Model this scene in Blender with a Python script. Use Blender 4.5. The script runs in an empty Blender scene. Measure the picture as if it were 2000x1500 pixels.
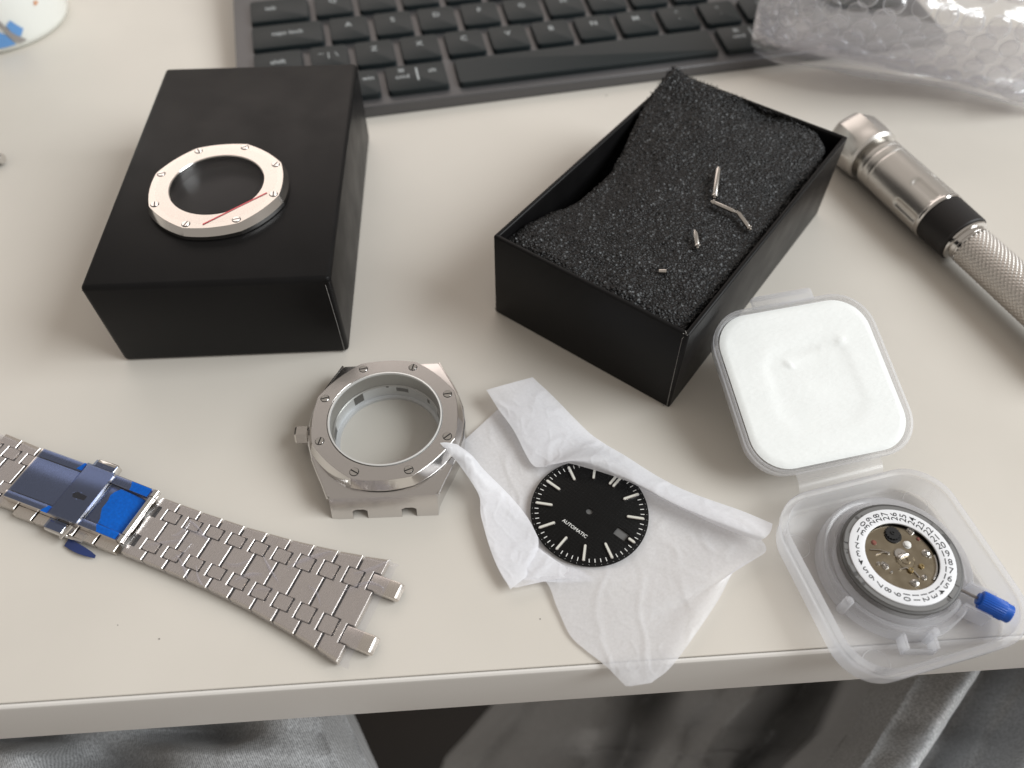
import bpy, bmesh, math, random
from mathutils import Vector, Matrix, noise
random.seed(7)
R = math.radians
SC = bpy.context.scene
COL = SC.collection
MM = 0.001

# ------------------------------------------------------------------ camera
CAM_H = 175.0
F_PX, PITCH = 1508.45, R(52.842)
cam_d = bpy.data.cameras.new("camera")
cam = bpy.data.objects.new("camera", cam_d)
COL.objects.link(cam)
cam.location = (0, 0, CAM_H * MM)
cam.rotation_euler = (R(90) - PITCH, 0, 0)
cam_d.sensor_width = 36.0
cam_d.lens = 36.0 * F_PX / 2000.0
cam_d.clip_start = 0.005
cam_d.clip_end = 20.0
cam_d.dof.use_dof = True
cam_d.dof.focus_distance = 0.196
cam_d.dof.aperture_fstop = 10.5
SC.camera = cam

# ------------------------------------------------------------------ light
SC.view_settings.view_transform = 'Standard'
SC.view_settings.look = 'None'
SC.view_settings.exposure = 0.0
SC.cycles.use_denoising = True
SC.cycles.max_bounces = 14
SC.cycles.transparent_max_bounces = 24
SC.cycles.caustics_reflective = False
SC.cycles.caustics_refractive = False
SC.cycles.sample_clamp_indirect = 6.0
world = bpy.data.worlds.new("World")
SC.world = world
world.use_nodes = True
wn = world.node_tree
bg = wn.nodes["Background"]
bg.inputs[0].default_value = (1.0, 0.915, 0.82, 1)
bg.inputs[1].default_value = 0.385


def area(name, loc, target, sx, sy, power, col):
    d = bpy.data.lights.new(name, 'AREA')
    d.shape = 'RECTANGLE'
    d.size, d.size_y, d.energy, d.color = sx, sy, power, col
    o = bpy.data.objects.new(name, d)
    COL.objects.link(o)
    o.location = loc
    o.rotation_euler = (Vector(target) - Vector(loc)).to_track_quat('-Z', 'Y').to_euler()
    return o


area("window_light", (2.2, -0.12, 1.75), (0, 0.15, 0), 1.8, 1.5, 80.0, (0.94, 0.98, 1.0))
area("room_light", (-0.25, 1.35, 0.82), (-0.05, 0.2, 0), 1.5, 0.6, 4.0, (1.0, 0.88, 0.82))

# ------------------------------------------------------------------ helpers
_c, _s = math.cos(PITCH), math.sin(PITCH)


def at(px, py, z=0.0):
    """table position (mm) of a sighted point at height z"""
    a, b = (px - 1000.0) / F_PX, (py - 750.0) / F_PX
    d = Vector((a, _c - b * _s, -_s - b * _c))
    t = (z - CAM_H) / d.z
    return Vector((d.x * t, d.y * t, z))


class B:
    def __init__(self):
        self.v, self.f, self.m = [], [], []

    def add(self, vs, fs, mi=0, M=None):
        o = len(self.v)
        for p in vs:
            p = Vector(p)
            self.v.append(M @ p if M else p)
        for f in fs:
            self.f.append([i + o for i in f])
            self.m.append(mi)
        return self

    def box(self, x0, y0, z0, x1, y1, z1, mi=0, M=None):
        vs = [(x0, y0, z0), (x1, y0, z0), (x1, y1, z0), (x0, y1, z0), (x0, y0, z1), (x1, y0, z1), (x1, y1, z1), (x0, y1, z1)]
        return self.add(vs, [(3, 2, 1, 0), (4, 5, 6, 7), (0, 1, 5, 4), (1, 2, 6, 5), (2, 3, 7, 6), (3, 0, 4, 7)], mi, M)

    def loft(self, rings, cap0=True, cap1=True, mi=0, M=None, close=True):
        n = len(rings[0])
        vs = [p for r in rings for p in r]
        fs = []
        for k in range(len(rings) - 1):
            for i in range(n if close else n - 1):
                j = (i + 1) % n
                fs.append((k * n + i, k * n + j, (k + 1) * n + j, (k + 1) * n + i))
        if cap0:
            fs.append(tuple(reversed(range(n))))
        if cap1:
            fs.append(tuple((len(rings) - 1) * n + i for i in range(n)))
        return self.add(vs, fs, mi, M)

    def prism(self, poly, z0, z1, mi=0, M=None):
        return self.loft([[(x, y, z0) for x, y in poly], [(x, y, z1) for x, y in poly]], mi=mi, M=M)

    def lathe(self, prof, n=48, mi=0, M=None, cap0=False, cap1=False, close=False):
        rings = [[(r * math.cos(2 * math.pi * i / n), r * math.sin(2 * math.pi * i / n), z) for i in range(n)] for r, z in prof]
        if close:
            rings.append(rings[0])
        return self.loft(rings, cap0, cap1, mi, M)

    def tube(self, pts, r, n=8, mi=0):
        pts = [Vector(p) for p in pts]
        rings = []
        for i, p in enumerate(pts):
            d = (pts[min(i + 1, len(pts) - 1)] - pts[max(i - 1, 0)]).normalized()
            a = d.cross(Vector((0, 0, 1)))
            if a.length < 1e-3:
                a = d.cross(Vector((1, 0, 0)))
            a.normalize()
            b = a.cross(d)
            rings.append([p + (a * math.cos(2 * math.pi * k / n) + b * math.sin(2 * math.pi * k / n)) * r for k in range(n)])
        return self.loft(rings, True, True, mi)

    def grid(self, fn, nu, nv, mi=0):
        vs = [fn(i / nu, j / nv) for j in range(nv + 1) for i in range(nu + 1)]
        w = nu + 1
        return self.add(vs, [(j * w + i, j * w + i + 1, (j + 1) * w + i + 1, (j + 1) * w + i) for j in range(nv) for i in range(nu)], mi)

    def mesh(self, name, mats, bevel=0, seg=2, angle=35, smooth=True, weld=0):
        me = bpy.data.meshes.new(name)
        bm = bmesh.new()
        vv = [bm.verts.new(p) for p in self.v]
        for f, mi in zip(self.f, self.m):
            try:
                fc = bm.faces.new([vv[i] for i in f])
                fc.material_index = mi
            except ValueError:
                pass
        if weld:
            bmesh.ops.remove_doubles(bm, verts=bm.verts, dist=weld)
        bmesh.ops.recalc_face_normals(bm, faces=bm.faces) if (bevel or weld) else None
        if bevel:
            es = [e for e in bm.edges if len(e.link_faces) == 2 and e.calc_face_angle(0) > R(30)]
            bmesh.ops.bevel(bm, geom=es, offset=bevel, segments=seg, profile=0.5, affect='EDGES', clamp_overlap=True)
        bmesh.ops.scale(bm, vec=(MM, MM, MM), verts=bm.verts)
        bm.to_mesh(me)
        bm.free()
        for m in (mats if isinstance(mats, (list, tuple)) else [mats]):
            me.materials.append(m)
        if smooth:
            me.polygons.foreach_set('use_smooth', [True] * len(me.polygons))
            me.set_sharp_from_angle(angle=R(angle))
        me.update()
        return me

    def build(self, name, mats, parent=None, **k):
        return link(name, self.mesh(name, mats, **k), parent)


def link(name, me, parent=None, loc=None, rot=None):
    o = bpy.data.objects.new(name, me)
    COL.objects.link(o)
    if parent:
        o.parent = parent
    if loc is not None:
        o.location = Vector(loc) * MM
    if rot is not None:
        o.rotation_euler = rot
    return o


def tag(o, label, cat=None, group=None, kind=None):
    if label:
        o['label'] = label
    if cat:
        o['category'] = cat
    if group:
        o['group'] = group
    if kind:
        o['kind'] = kind
    return o


def thing(name, label, cat, loc=(0, 0, 0), rz=0.0, group=None):
    o = bpy.data.objects.new(name, None)
    o.empty_display_size = 0.01
    COL.objects.link(o)
    o.location = Vector(loc) * MM
    o.rotation_euler = (0, 0, rz)
    return tag(o, label, cat, group)


def rrect(w, l, r, n=8, cx=0, cy=0):
    out = []
    for k, (sx, sy) in enumerate(((1, 1), (-1, 1), (-1, -1), (1, -1))):
        for i in range(n + 1):
            a = R(90) * k + R(90) * i / n
            out.append((cx + sx * (w / 2 - r) + r * math.cos(a), cy + sy * (l / 2 - r) + r * math.sin(a)))
    return out


def difference(o, cutters):
    for c in cutters:
        md = o.modifiers.new('cut', 'BOOLEAN')
        md.operation, md.object, md.solver = 'DIFFERENCE', c, 'EXACT'
    bpy.context.view_layer.update()
    me = bpy.data.meshes.new_from_object(o.evaluated_get(bpy.context.evaluated_depsgraph_get()))
    o.modifiers.clear()
    o.data = me
    for c in cutters:
        bpy.data.objects.remove(c)
    me.polygons.foreach_set('use_smooth', [True] * len(me.polygons))
    me.set_sharp_from_angle(angle=R(30))
    return o


def text_mesh(s, size, mat, depth=0.02, bold=0.0):
    cu = bpy.data.curves.new('lettering', 'FONT')
    cu.body, cu.size, cu.extrude, cu.offset = s, size, depth, bold
    cu.align_x, cu.align_y = 'CENTER', 'CENTER'
    cu.resolution_u = 3
    o = bpy.data.objects.new('lettering', cu)
    COL.objects.link(o)
    bpy.context.view_layer.update()
    me = bpy.data.meshes.new_from_object(o.evaluated_get(bpy.context.evaluated_depsgraph_get()))
    bpy.data.objects.remove(o)
    me.transform(Matrix.Scale(MM, 4))
    me.materials.clear()
    me.materials.append(mat)
    return me


def text_into(bld, s, size, M, mi=0, bold=0.0):
    me = text_mesh(s, size, M_DUMMY, 0.01, bold)
    bld.add([v.co / MM for v in me.vertices], [tuple(p.vertices) for p in me.polygons], mi, M)
    bpy.data.meshes.remove(me)


def catmull(p0, p1, p2, p3, t):
    return 0.5 * ((2 * p1) + (p2 - p0) * t + (2 * p0 - 5 * p1 + 4 * p2 - p3) * t * t + (3 * p1 - p0 - 3 * p2 + p3) * t ** 3)


def spl(pts, t):
    n = len(pts) - 1
    k = min(int(t * n), n - 1)
    u = t * n - k
    a = pts[k - 1] if k > 0 else pts[0] * 2 - pts[1]
    d = pts[k + 2] if k + 2 <= n else pts[n] * 2 - pts[n - 1]
    return catmull(a, pts[k], pts[k + 1], d, u)


def surf(rows):
    """smooth surface through a net of points"""
    rows = [[Vector(p) for p in r] for r in rows]
    return lambda u, v: spl([spl(r, u) for r in rows], v)


def seen(rows):
    return [[at(*p) for p in r] for r in rows]


# ------------------------------------------------------------------ materials
def newmat(name):
    m = bpy.data.materials.new(name)
    m.use_nodes = True
    nt = m.node_tree
    return m, nt, nt.nodes, nt.links, nt.nodes["Principled BSDF"]


def pm(name, col, rough=0.5, metal=0.0, var=0.0, var_scale=200.0, bump=0.0, bump_scale=2000.0, stretch=(1, 1, 1), coat=0.0, spec=0.5, rvar=0.0, detail=4.0):
    m, nt, N, L, P = newmat(name)
    P.inputs['Base Color'].default_value = (*col, 1)
    P.inputs['Roughness'].default_value = rough
    P.inputs['Metallic'].default_value = metal
    P.inputs['Specular IOR Level'].default_value = spec
    P.inputs['Coat Weight'].default_value = coat
    tc = N.new('ShaderNodeTexCoord')
    mp = N.new('ShaderNodeMapping')
    mp.inputs['Scale'].default_value = stretch
    L.new(tc.outputs['Object'], mp.inputs['Vector'])
    if var or rvar:
        nz = N.new('ShaderNodeTexNoise')
        nz.inputs['Scale'].default_value = var_scale
        nz.inputs['Detail'].default_value = detail
        L.new(mp.outputs[0], nz.inputs['Vector'])
        if var:
            rp = N.new('ShaderNodeMapRange')
            rp.inputs['From Min'].default_value, rp.inputs['From Max'].default_value = 0.3, 0.7
            rp.inputs['To Min'].default_value, rp.inputs['To Max'].default_value = 1 - var, 1 + var
            L.new(nz.outputs['Fac'], rp.inputs['Value'])
            vm = N.new('ShaderNodeVectorMath')
            vm.operation = 'SCALE'
            vm.inputs[0].default_value = col
            L.new(rp.outputs[0], vm.inputs['Scale'])
            L.new(vm.outputs[0], P.inputs['Base Color'])
        if rvar:
            rr = N.new('ShaderNodeMapRange')
            rr.inputs['From Min'].default_value, rr.inputs['From Max'].default_value = 0.3, 0.7
            rr.inputs['To Min'].default_value, rr.inputs['To Max'].default_value = max(0.02, rough - rvar), rough + rvar
            L.new(nz.outputs['Fac'], rr.inputs['Value'])
            L.new(rr.outputs[0], P.inputs['Roughness'])
    if bump:
        nb = N.new('ShaderNodeTexNoise')
        nb.inputs['Scale'].default_value = bump_scale
        nb.inputs['Detail'].default_value = 3
        L.new(mp.outputs[0], nb.inputs['Vector'])
        bp = N.new('ShaderNodeBump')
        bp.inputs['Strength'].default_value = 1.0
        bp.inputs['Distance'].default_value = bump * MM
        L.new(nb.outputs['Fac'], bp.inputs['Height'])
        L.new(bp.outputs[0], P.inputs['Normal'])
    return m


def film(name, tint, opacity, rough, white=(0.8, 0.8, 0.82), gloss=0.06, schlick=0.75, bump=0.0, bump_scale=300.0, edge=0.5, translucent=0.5, detail=3.0, var=0.0):
    """thin see-through sheet: tinted transmission + milky scatter + surface gloss"""
    m, nt, N, L, P = newmat(name)
    out = N["Material Output"]
    N.remove(P)
    tr = N.new('ShaderNodeBsdfTransparent')
    tr.inputs[0].default_value = (*tint, 1)
    df = N.new('ShaderNodeBsdfDiffuse')
    df.inputs[0].default_value = (*white, 1)
    tl = N.new('ShaderNodeBsdfTranslucent')
    tl.inputs[0].default_value = (*white, 1)
    gl = N.new('ShaderNodeBsdfGlossy')
    gl.inputs['Roughness'].default_value = rough
    gl.inputs[0].default_value = (1, 1, 1, 1)
    m1 = N.new('ShaderNodeMixShader')
    m1.inputs[0].default_value = translucent
    L.new(df.outputs[0], m1.inputs[1])
    L.new(tl.outputs[0], m1.inputs[2])
    lw = N.new('ShaderNodeLayerWeight')
    lw.inputs['Blend'].default_value = 0.35
    mr = N.new('ShaderNodeMapRange')
    mr.inputs['To Min'].default_value = opacity
    mr.inputs['To Max'].default_value = min(1.0, opacity + edge)
    L.new(lw.outputs['Facing'], mr.inputs['Value'])
    m2 = N.new('ShaderNodeMixShader')
    tc = N.new('ShaderNodeTexCoord')
    if var:
        nv = N.new('ShaderNodeTexNoise')
        nv.inputs['Scale'].default_value = 1400
        nv.inputs['Detail'].default_value = 4
        L.new(tc.outputs['Object'], nv.inputs['Vector'])
        ma = N.new('ShaderNodeMath')
        ma.operation = 'MULTIPLY_ADD'
        ma.inputs[1].default_value = var
        L.new(nv.outputs['Fac'], ma.inputs[0])
        sb = N.new('ShaderNodeMath')
        sb.operation = 'SUBTRACT'
        sb.inputs[1].default_value = var * 0.5
        L.new(mr.outputs[0], sb.inputs[0])
        L.new(sb.outputs[0], ma.inputs[2])
        L.new(ma.outputs[0], m2.inputs[0])
    else:
        L.new(mr.outputs[0], m2.inputs[0])
    L.new(tr.outputs[0], m2.inputs[1])
    L.new(m1.outputs[0], m2.inputs[2])
    lf = N.new('ShaderNodeLayerWeight')
    lf.inputs['Blend'].default_value = 0.5
    pw = N.new('ShaderNodeMath')
    pw.operation = 'POWER'
    pw.inputs[1].default_value = 5.0
    L.new(lf.outputs['Facing'], pw.inputs[0])
    mg = N.new('ShaderNodeMath')
    mg.operation = 'MULTIPLY_ADD'
    mg.inputs[1].default_value = schlick
    mg.inputs[2].default_value = gloss
    L.new(pw.outputs[0], mg.inputs[0])
    m3 = N.new('ShaderNodeMixShader')
    L.new(mg.outputs[0], m3.inputs[0])
    L.new(m2.outputs[0], m3.inputs[1])
    L.new(gl.outputs[0], m3.inputs[2])
    L.new(m3.outputs[0], out.inputs[0])
    if bump:
        nb = N.new('ShaderNodeTexNoise')
        nb.inputs['Scale'].default_value = bump_scale
        nb.inputs['Detail'].default_value = detail
        L.new(tc.outputs['Object'], nb.inputs['Vector'])
        bp = N.new('ShaderNodeBump')
        bp.inputs['Distance'].default_value = bump * MM
        L.new(nb.outputs['Fac'], bp.inputs['Height'])
        L.new(bp.outputs[0], gl.inputs['Normal'])
    return m




def specks(m, scale, size, col, chance):
    """sparse dust and scuff marks laid over a material"""
    nt = m.node_tree
    N, L, P = nt.nodes, nt.links, nt.nodes["Principled BSDF"]
    tc = N.new('ShaderNodeTexCoord')
    v = N.new('ShaderNodeTexVoronoi')
    v.inputs['Scale'].default_value = scale
    L.new(tc.outputs['Object'], v.inputs['Vector'])
    sp = N.new('ShaderNodeSeparateColor')
    L.new(v.outputs['Color'], sp.inputs[0])
    lim = N.new('ShaderNodeMath')
    lim.operation = 'GREATER_THAN'
    lim.inputs[1].default_value = 1 - chance
    L.new(sp.outputs[0], lim.inputs[0])
    sz = N.new('ShaderNodeMath')
    sz.operation = 'MULTIPLY'
    sz.inputs[1].default_value = size
    L.new(sp.outputs[1], sz.inputs[0])
    ls = N.new('ShaderNodeMath')
    ls.operation = 'LESS_THAN'
    L.new(v.outputs['Distance'], ls.inputs[0])
    L.new(sz.outputs[0], ls.inputs[1])
    mu = N.new('ShaderNodeMath')
    mu.operation = 'MULTIPLY'
    L.new(lim.outputs[0], mu.inputs[0])
    L.new(ls.outputs[0], mu.inputs[1])
    mx = N.new('ShaderNodeMix')
    mx.data_type = 'RGBA'
    L.new(mu.outputs[0], mx.inputs[0])
    src = P.inputs['Base Color']
    if src.is_linked:
        L.new(src.links[0].from_socket, mx.inputs[6])
    else:
        mx.inputs[6].default_value = src.default_value
    mx.inputs[7].default_value = (*col, 1)
    L.new(mx.outputs[2], src)


M_DUMMY = bpy.data.materials.new("lettering_temp")
DESK = pm("desk_laminate", (0.685, 0.645, 0.585), 0.42, var=0.045, var_scale=14, bump=0.012, bump_scale=2600, rvar=0.09, spec=0.38)
EDGE = pm("edge_band_laminate", (0.80, 0.77, 0.735), 0.36, bump=0.01, bump_scale=1500, spec=0.4)
PAPER = pm("black_card", (0.0065, 0.0062, 0.0065), 0.40, var=0.12, var_scale=90, bump=0.008, bump_scale=2200, spec=0.16, rvar=0.05)
PAPER_IN = pm("black_card_inside", (0.008, 0.008, 0.009), 0.7)
CARD_EDGE = pm("worn_card_edge", (0.30, 0.29, 0.28), 0.8, var=0.4, var_scale=3000)
BRUSH = pm("brushed_steel", (0.76, 0.715, 0.67), 0.28, 1.0, var=0.015, bump=0.0005, bump_scale=500, stretch=(22, 1, 1), rvar=0.03, var_scale=900)
BRUSH_V = pm("brushed_steel_case", (0.68, 0.66, 0.65), 0.24, 1.0, var=0.01, bump=0.0002, bump_scale=500, stretch=(22, 1, 1), rvar=0.012, var_scale=900)
POLISH = pm("polished_steel", (0.70, 0.68, 0.66), 0.12, 1.0)
SATIN = pm("satin_steel", (0.62, 0.59, 0.56), 0.22, 1.0, bump=0.004, bump_scale=3000)
DARKGAP = pm("dark_gap", (0.012, 0.011, 0.01), 0.7)
INNER = pm("bead_blasted_inner_ring", (0.62, 0.63, 0.64), 0.45, 0.55)
GLASS = film("sapphire_crystal", (0.97, 0.98, 0.98), 0.015, 0.02, gloss=0.07, edge=0.03, bump=0.0)
SMUDGE = film("smudged_crystal", (0.97, 0.98, 0.99), 0.004, 0.10, gloss=0.006, edge=0.008, var=0.012, schlick=0.15)
CLEARFILM = film("clear_wrap_film", (0.975, 0.97, 0.985), 0.05, 0.10, white=(0.86, 0.85, 0.95), gloss=0.05, bump=0.22, bump_scale=130, edge=0.25, detail=4, var=0.08)
BLUEFILM = film("blue_protective_film", (0.38, 0.46, 0.66), 0.03, 0.12, white=(0.05, 0.07, 0.14), gloss=0.08, bump=0.05, bump_scale=220, edge=0.12, translucent=0.2)
BLUEGLARE = film("painted_blue_glare", (0.02, 0.28, 0.95), 0.68, 0.16, white=(0.0, 0.22, 1.0), gloss=0.03, bump=0.10, bump_scale=260, edge=0.1, translucent=0.35, var=0.5)  # window reflection on the blue film, painted in as a brighter blue
PP = film("frosted_polypropylene", (0.992, 0.993, 0.996), 0.20, 0.20, white=(0.965, 0.97, 1.0), gloss=0.03, bump=0.015, bump_scale=500, edge=0.55)
PPW = film("milky_polypropylene", (0.99, 0.99, 0.995), 0.17, 0.2, white=(0.96, 0.965, 1.0), gloss=0.035, bump=0.015, bump_scale=500, edge=0.4)
TISSUE = film("glassine_tissue", (0.97, 0.965, 0.96), 0.68, 0.40, white=(0.955, 0.96, 1.0), gloss=0.025, bump=0.02, bump_scale=1800, edge=0.25, translucent=0.36, detail=2, var=0.20)
TISSUE2 = film("doubled_glassine_tissue", (0.97, 0.97, 0.97), 0.84, 0.40, white=(0.955, 0.96, 1.0), gloss=0.025, bump=0.02, bump_scale=1800, edge=0.12, translucent=0.30, detail=2, var=0.14)
BUBBLE = film("bubble_wrap_film", (0.97, 0.97, 0.98), 0.17, 0.12, white=(0.72, 0.72, 0.75), gloss=0.09, bump=0.30, bump_scale=240, edge=0.45)
BUBCAP = film("bubble_cap_film", (0.95, 0.95, 0.96), 0.05, 0.09, white=(0.85, 0.85, 0.88), gloss=0.10, bump=0.15, bump_scale=300, edge=1.0)
FOAMW = pm("white_foam_liner", (0.86, 0.88, 0.87), 0.55, bump=0.10, bump_scale=900, stretch=(0.6, 1.6, 1), var=0.015, var_scale=120)
KEYCAP = pm("dark_keycap_plastic", (0.012, 0.0175, 0.0195), 0.45, bump=0.01, bump_scale=3000, spec=0.32)
KBODY = pm("grey_aluminium_plate", (0.13, 0.128, 0.132), 0.42, 0.5, bump=0.006, bump_scale=3000)
LEGEND = pm("keycap_legend_print", (0.42, 0.45, 0.46), 0.5)
CERAMIC = pm("white_ceramic", (0.83, 0.85, 0.82), 0.14, coat=0.5)
BLUEPRINT = pm("blue_mug_print", (0.13, 0.32, 0.66), 0.25)
GREYPRINT = pm("grey_mug_print", (0.30, 0.28, 0.27), 0.3)
REDPRINT = pm("red_mug_print", (0.65, 0.28, 0.12), 0.3)
RUBBER = pm("black_rubber", (0.012, 0.010, 0.010), 0.55, bump=0.01, bump_scale=2500)
NICKEL = pm("nickel_tool", (0.74, 0.72, 0.69), 0.34, 1.0, bump=0.002, bump_scale=2000)
KNURL = pm("nickel_knurl", (0.68, 0.645, 0.61), 0.45, 1.0)
WHITEP = pm("white_dial_print", (0.80, 0.80, 0.78), 0.4)
LUME = pm("lume_marker", (0.80, 0.80, 0.74), 0.30, 0.25)
DATEW = pm("white_date_wheel", (0.84, 0.85, 0.88), 0.35)
DATEN = pm("black_numerals", (0.015, 0.015, 0.018), 0.5)
RINGP = pm("grey_movement_ring", (0.20, 0.197, 0.195), 0.42, 0.3)
RINGD = pm("dark_movement_rim", (0.10, 0.098, 0.096), 0.42, 0.3)
PLATE = pm("rhodium_main_plate", (0.40, 0.345, 0.26), 0.20, 1.0, rvar=0.06, var_scale=400, bump=0.006, bump_scale=900)
GOLD = pm("brass_gear", (0.46, 0.36, 0.19), 0.25, 1.0)
JEWELK = pm("black_jumper_wheel", (0.010, 0.010, 0.011), 0.35)
RUBY = pm("pink_jewel", (0.26, 0.10, 0.08), 0.15)
CROWNB = pm("blue_crown_plastic", (0.005, 0.10, 0.52), 0.38, var=0.06, var_scale=600)
REDLINE = pm("red_film_line", (0.72, 0.10, 0.12), 0.4)
FLOORM = pm("dark_floor_wood", (0.010, 0.007, 0.005), 0.6, var=0.3, var_scale=12)
SPECK = pm("grey_dust", (0.10, 0.09, 0.08), 0.9)

specks(PAPER, 170, 0.05, (0.13, 0.13, 0.13), 0.10)
specks(DESK, 55, 0.014, (0.22, 0.19, 0.16), 0.08)
# sweatshirt fabric with a fine rib
FABRIC, nt, N, L, P = newmat("grey_jersey")
tc = N.new('ShaderNodeTexCoord')
wv = N.new('ShaderNodeTexWave')
wv.inputs['Scale'].default_value = 620
wv.inputs['Distortion'].default_value = 3.0
wv.inputs['Detail'].default_value = 2
wv.inputs['Detail Scale'].default_value = 3.0
mp = N.new('ShaderNodeMapping')
mp.inputs['Rotation'].default_value = (0, 0, R(-35))
L.new(tc.outputs['Object'], mp.inputs['Vector'])
L.new(mp.outputs[0], wv.inputs['Vector'])
nz = N.new('ShaderNodeTexNoise')
nz.inputs['Scale'].default_value = 1300
nz.inputs['Detail'].default_value = 5
L.new(tc.outputs['Object'], nz.inputs['Vector'])
mx = N.new('ShaderNodeMix')
mx.data_type = 'FLOAT'
mx.inputs[0].default_value = 0.75
L.new(wv.outputs['Fac'], mx.inputs[2])
L.new(nz.outputs['Fac'], mx.inputs[3])
cr = N.new('ShaderNodeValToRGB')
cr.color_ramp.elements[0].position, cr.color_ramp.elements[1].position = 0.3, 0.75
cr.color_ramp.elements[0].color = (0.26, 0.262, 0.268, 1)
cr.color_ramp.elements[1].color = (0.66, 0.67, 0.685, 1)
L.new(mx.outputs[0], cr.inputs[0])
L.new(cr.outputs[0], P.inputs['Base Color'])
P.inputs['Roughness'].default_value = 0.95
P.inputs['Sheen Weight'].default_value = 0.25
bp = N.new('ShaderNodeBump')
bp.inputs['Distance'].default_value = 0.12 * MM
L.new(mx.outputs[0], bp.inputs['Height'])
L.new(bp.outputs[0], P.inputs['Normal'])

# open-cell foam: rough black with glinting cell walls
FOAM, nt, N, L, P = newmat("black_open_cell_foam")
tc = N.new('ShaderNodeTexCoord')
vo = N.new('ShaderNodeTexVoronoi')
vo.inputs['Scale'].default_value = 1450
nz = N.new('ShaderNodeTexNoise')
nz.inputs['Scale'].default_value = 900
nz.inputs['Detail'].default_value = 3
L.new(tc.outputs['Object'], nz.inputs['Vector'])
L.new(tc.outputs['Object'], vo.inputs['Vector'])
sep = N.new('ShaderNodeSeparateColor')
L.new(vo.outputs['Color'], sep.inputs[0])
cr = N.new('ShaderNodeValToRGB')
cr.color_ramp.elements[0].position = 0.88
cr.color_ramp.elements[0].color = (0.018, 0.018, 0.0195, 1)
cr.color_ramp.elements[1].position = 1.0
cr.color_ramp.elements[1].color = (0.18, 0.19, 0.20, 1)
L.new(sep.outputs[0], cr.inputs[0])
mxc = N.new('ShaderNodeMix')
mxc.data_type = 'RGBA'
mxc.blend_type = 'MULTIPLY'
mxc.inputs[0].default_value = 1.0
cr2 = N.new('ShaderNodeValToRGB')
cr2.color_ramp.elements[0].position, cr2.color_ramp.elements[1].position = 0.0, 0.55
cr2.color_ramp.elements[0].color = (1.6, 1.6, 1.6, 1)
cr2.color_ramp.elements[1].color = (0.25, 0.25, 0.25, 1)
mdist = N.new('ShaderNodeMath')
mdist.operation = 'MULTIPLY'
mdist.inputs[1].default_value = 1.0
L.new(vo.outputs['Distance'], mdist.inputs[0])
L.new(mdist.outputs[0], cr2.inputs[0])
L.new(cr.outputs[0], mxc.inputs[6])
L.new(cr2.outputs[0], mxc.inputs[7])
L.new(mxc.outputs[2], P.inputs['Base Color'])
P.inputs['Roughness'].default_value = 0.42
P.inputs['Specular IOR Level'].default_value = 0.35
bp = N.new('ShaderNodeBump')
bp.inputs['Distance'].default_value = 0.45 * MM
bp.inputs['Strength'].default_value = 1.0
ad = N.new('ShaderNodeMath')
ad.operation = 'ADD'
L.new(vo.outputs['Distance'], ad.inputs[0])
L.new(nz.outputs['Fac'], ad.inputs[1])
L.new(ad.outputs[0], bp.inputs['Height'])
L.new(bp.outputs[0], P.inputs['Normal'])

# dial: black lacquer with a fine tapisserie of squares
DIALM, nt, N, L, P = newmat("black_waffle_dial")
P.inputs['Base Color'].default_value = (0.005, 0.005, 0.005, 1)
P.inputs['Roughness'].default_value = 0.40
P.inputs['Specular IOR Level'].default_value = 0.22
tc = N.new('ShaderNodeTexCoord')
br = N.new('ShaderNodeTexBrick')
br.offset = 0.0
br.inputs['Scale'].default_value = 1000
br.inputs['Brick Width'].default_value = 0.85
br.inputs['Row Height'].default_value = 0.85
br.inputs['Mortar Size'].default_value = 0.09
br.inputs['Mortar Smooth'].default_value = 0.6
L.new(tc.outputs['Object'], br.inputs['Vector'])
bp = N.new('ShaderNodeBump')
bp.inputs['Distance'].default_value = 0.40 * MM
bp.invert = True
L.new(br.outputs['Fac'], bp.inputs['Height'])
L.new(bp.outputs[0], P.inputs['Normal'])

# ------------------------------------------------------------------ setting
fl = B().box(-1500, -1200, -740, 1500, 1500, -720).build("floor", FLOORM)
tag(fl, None, kind="structure")

# ------------------------------------------------------------------ desk
DESK_A = math.atan(0.0665)
desk = thing("desk", "cream laminate desk top with a seam along its front edge", "desk", (0, 52.4, 0), DESK_A)
B().box(-700, 0.85, -24, 700, 700, 0).build("desk_top", DESK, desk, bevel=0.15, seg=1)
b = B()
prof = [(0.62, -23.8), (0.1, -23.8), (-0.35, -23.4), (-0.35, -1.5), (-0.18, -0.7), (0.2, -0.28), (0.62, -0.16)]
b.loft([[(x, y, z) for y, z in prof] for x in (-700, -350, 0, 350, 700)])
b.build("edge_band", EDGE, desk, angle=18)
b = B()
for px, py, r in ((311, 1248, 0.17), (1184, 187, 0.28), (1055, 1209, 0.15), (1690, 1005, 0.2), (230, 1221, 0.12)):
    p = at(px, py, 0)
    b.lathe([(r, 0.01), (r * 0.9, r * 0.5), (r * 0.3, r * 0.8)], 7, M=Matrix.Translation(p), cap0=True, cap1=True)
tag(b.build("dust", SPECK), None, kind="stuff")

# ------------------------------------------------------------------ closed black box
W1, L1, H1 = 65.0, 104.2, 30.3
box1 = thing("gift_box", "closed black card box with the steel watch bezel lying on its lid", "box", (-112.6, 140.8, 0), R(3.07), "small black card boxes")
b = B().box(0, 0, 0, W1, L1, H1)
b.build("lid", PAPER, box1, bevel=1.5, seg=4)
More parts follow.
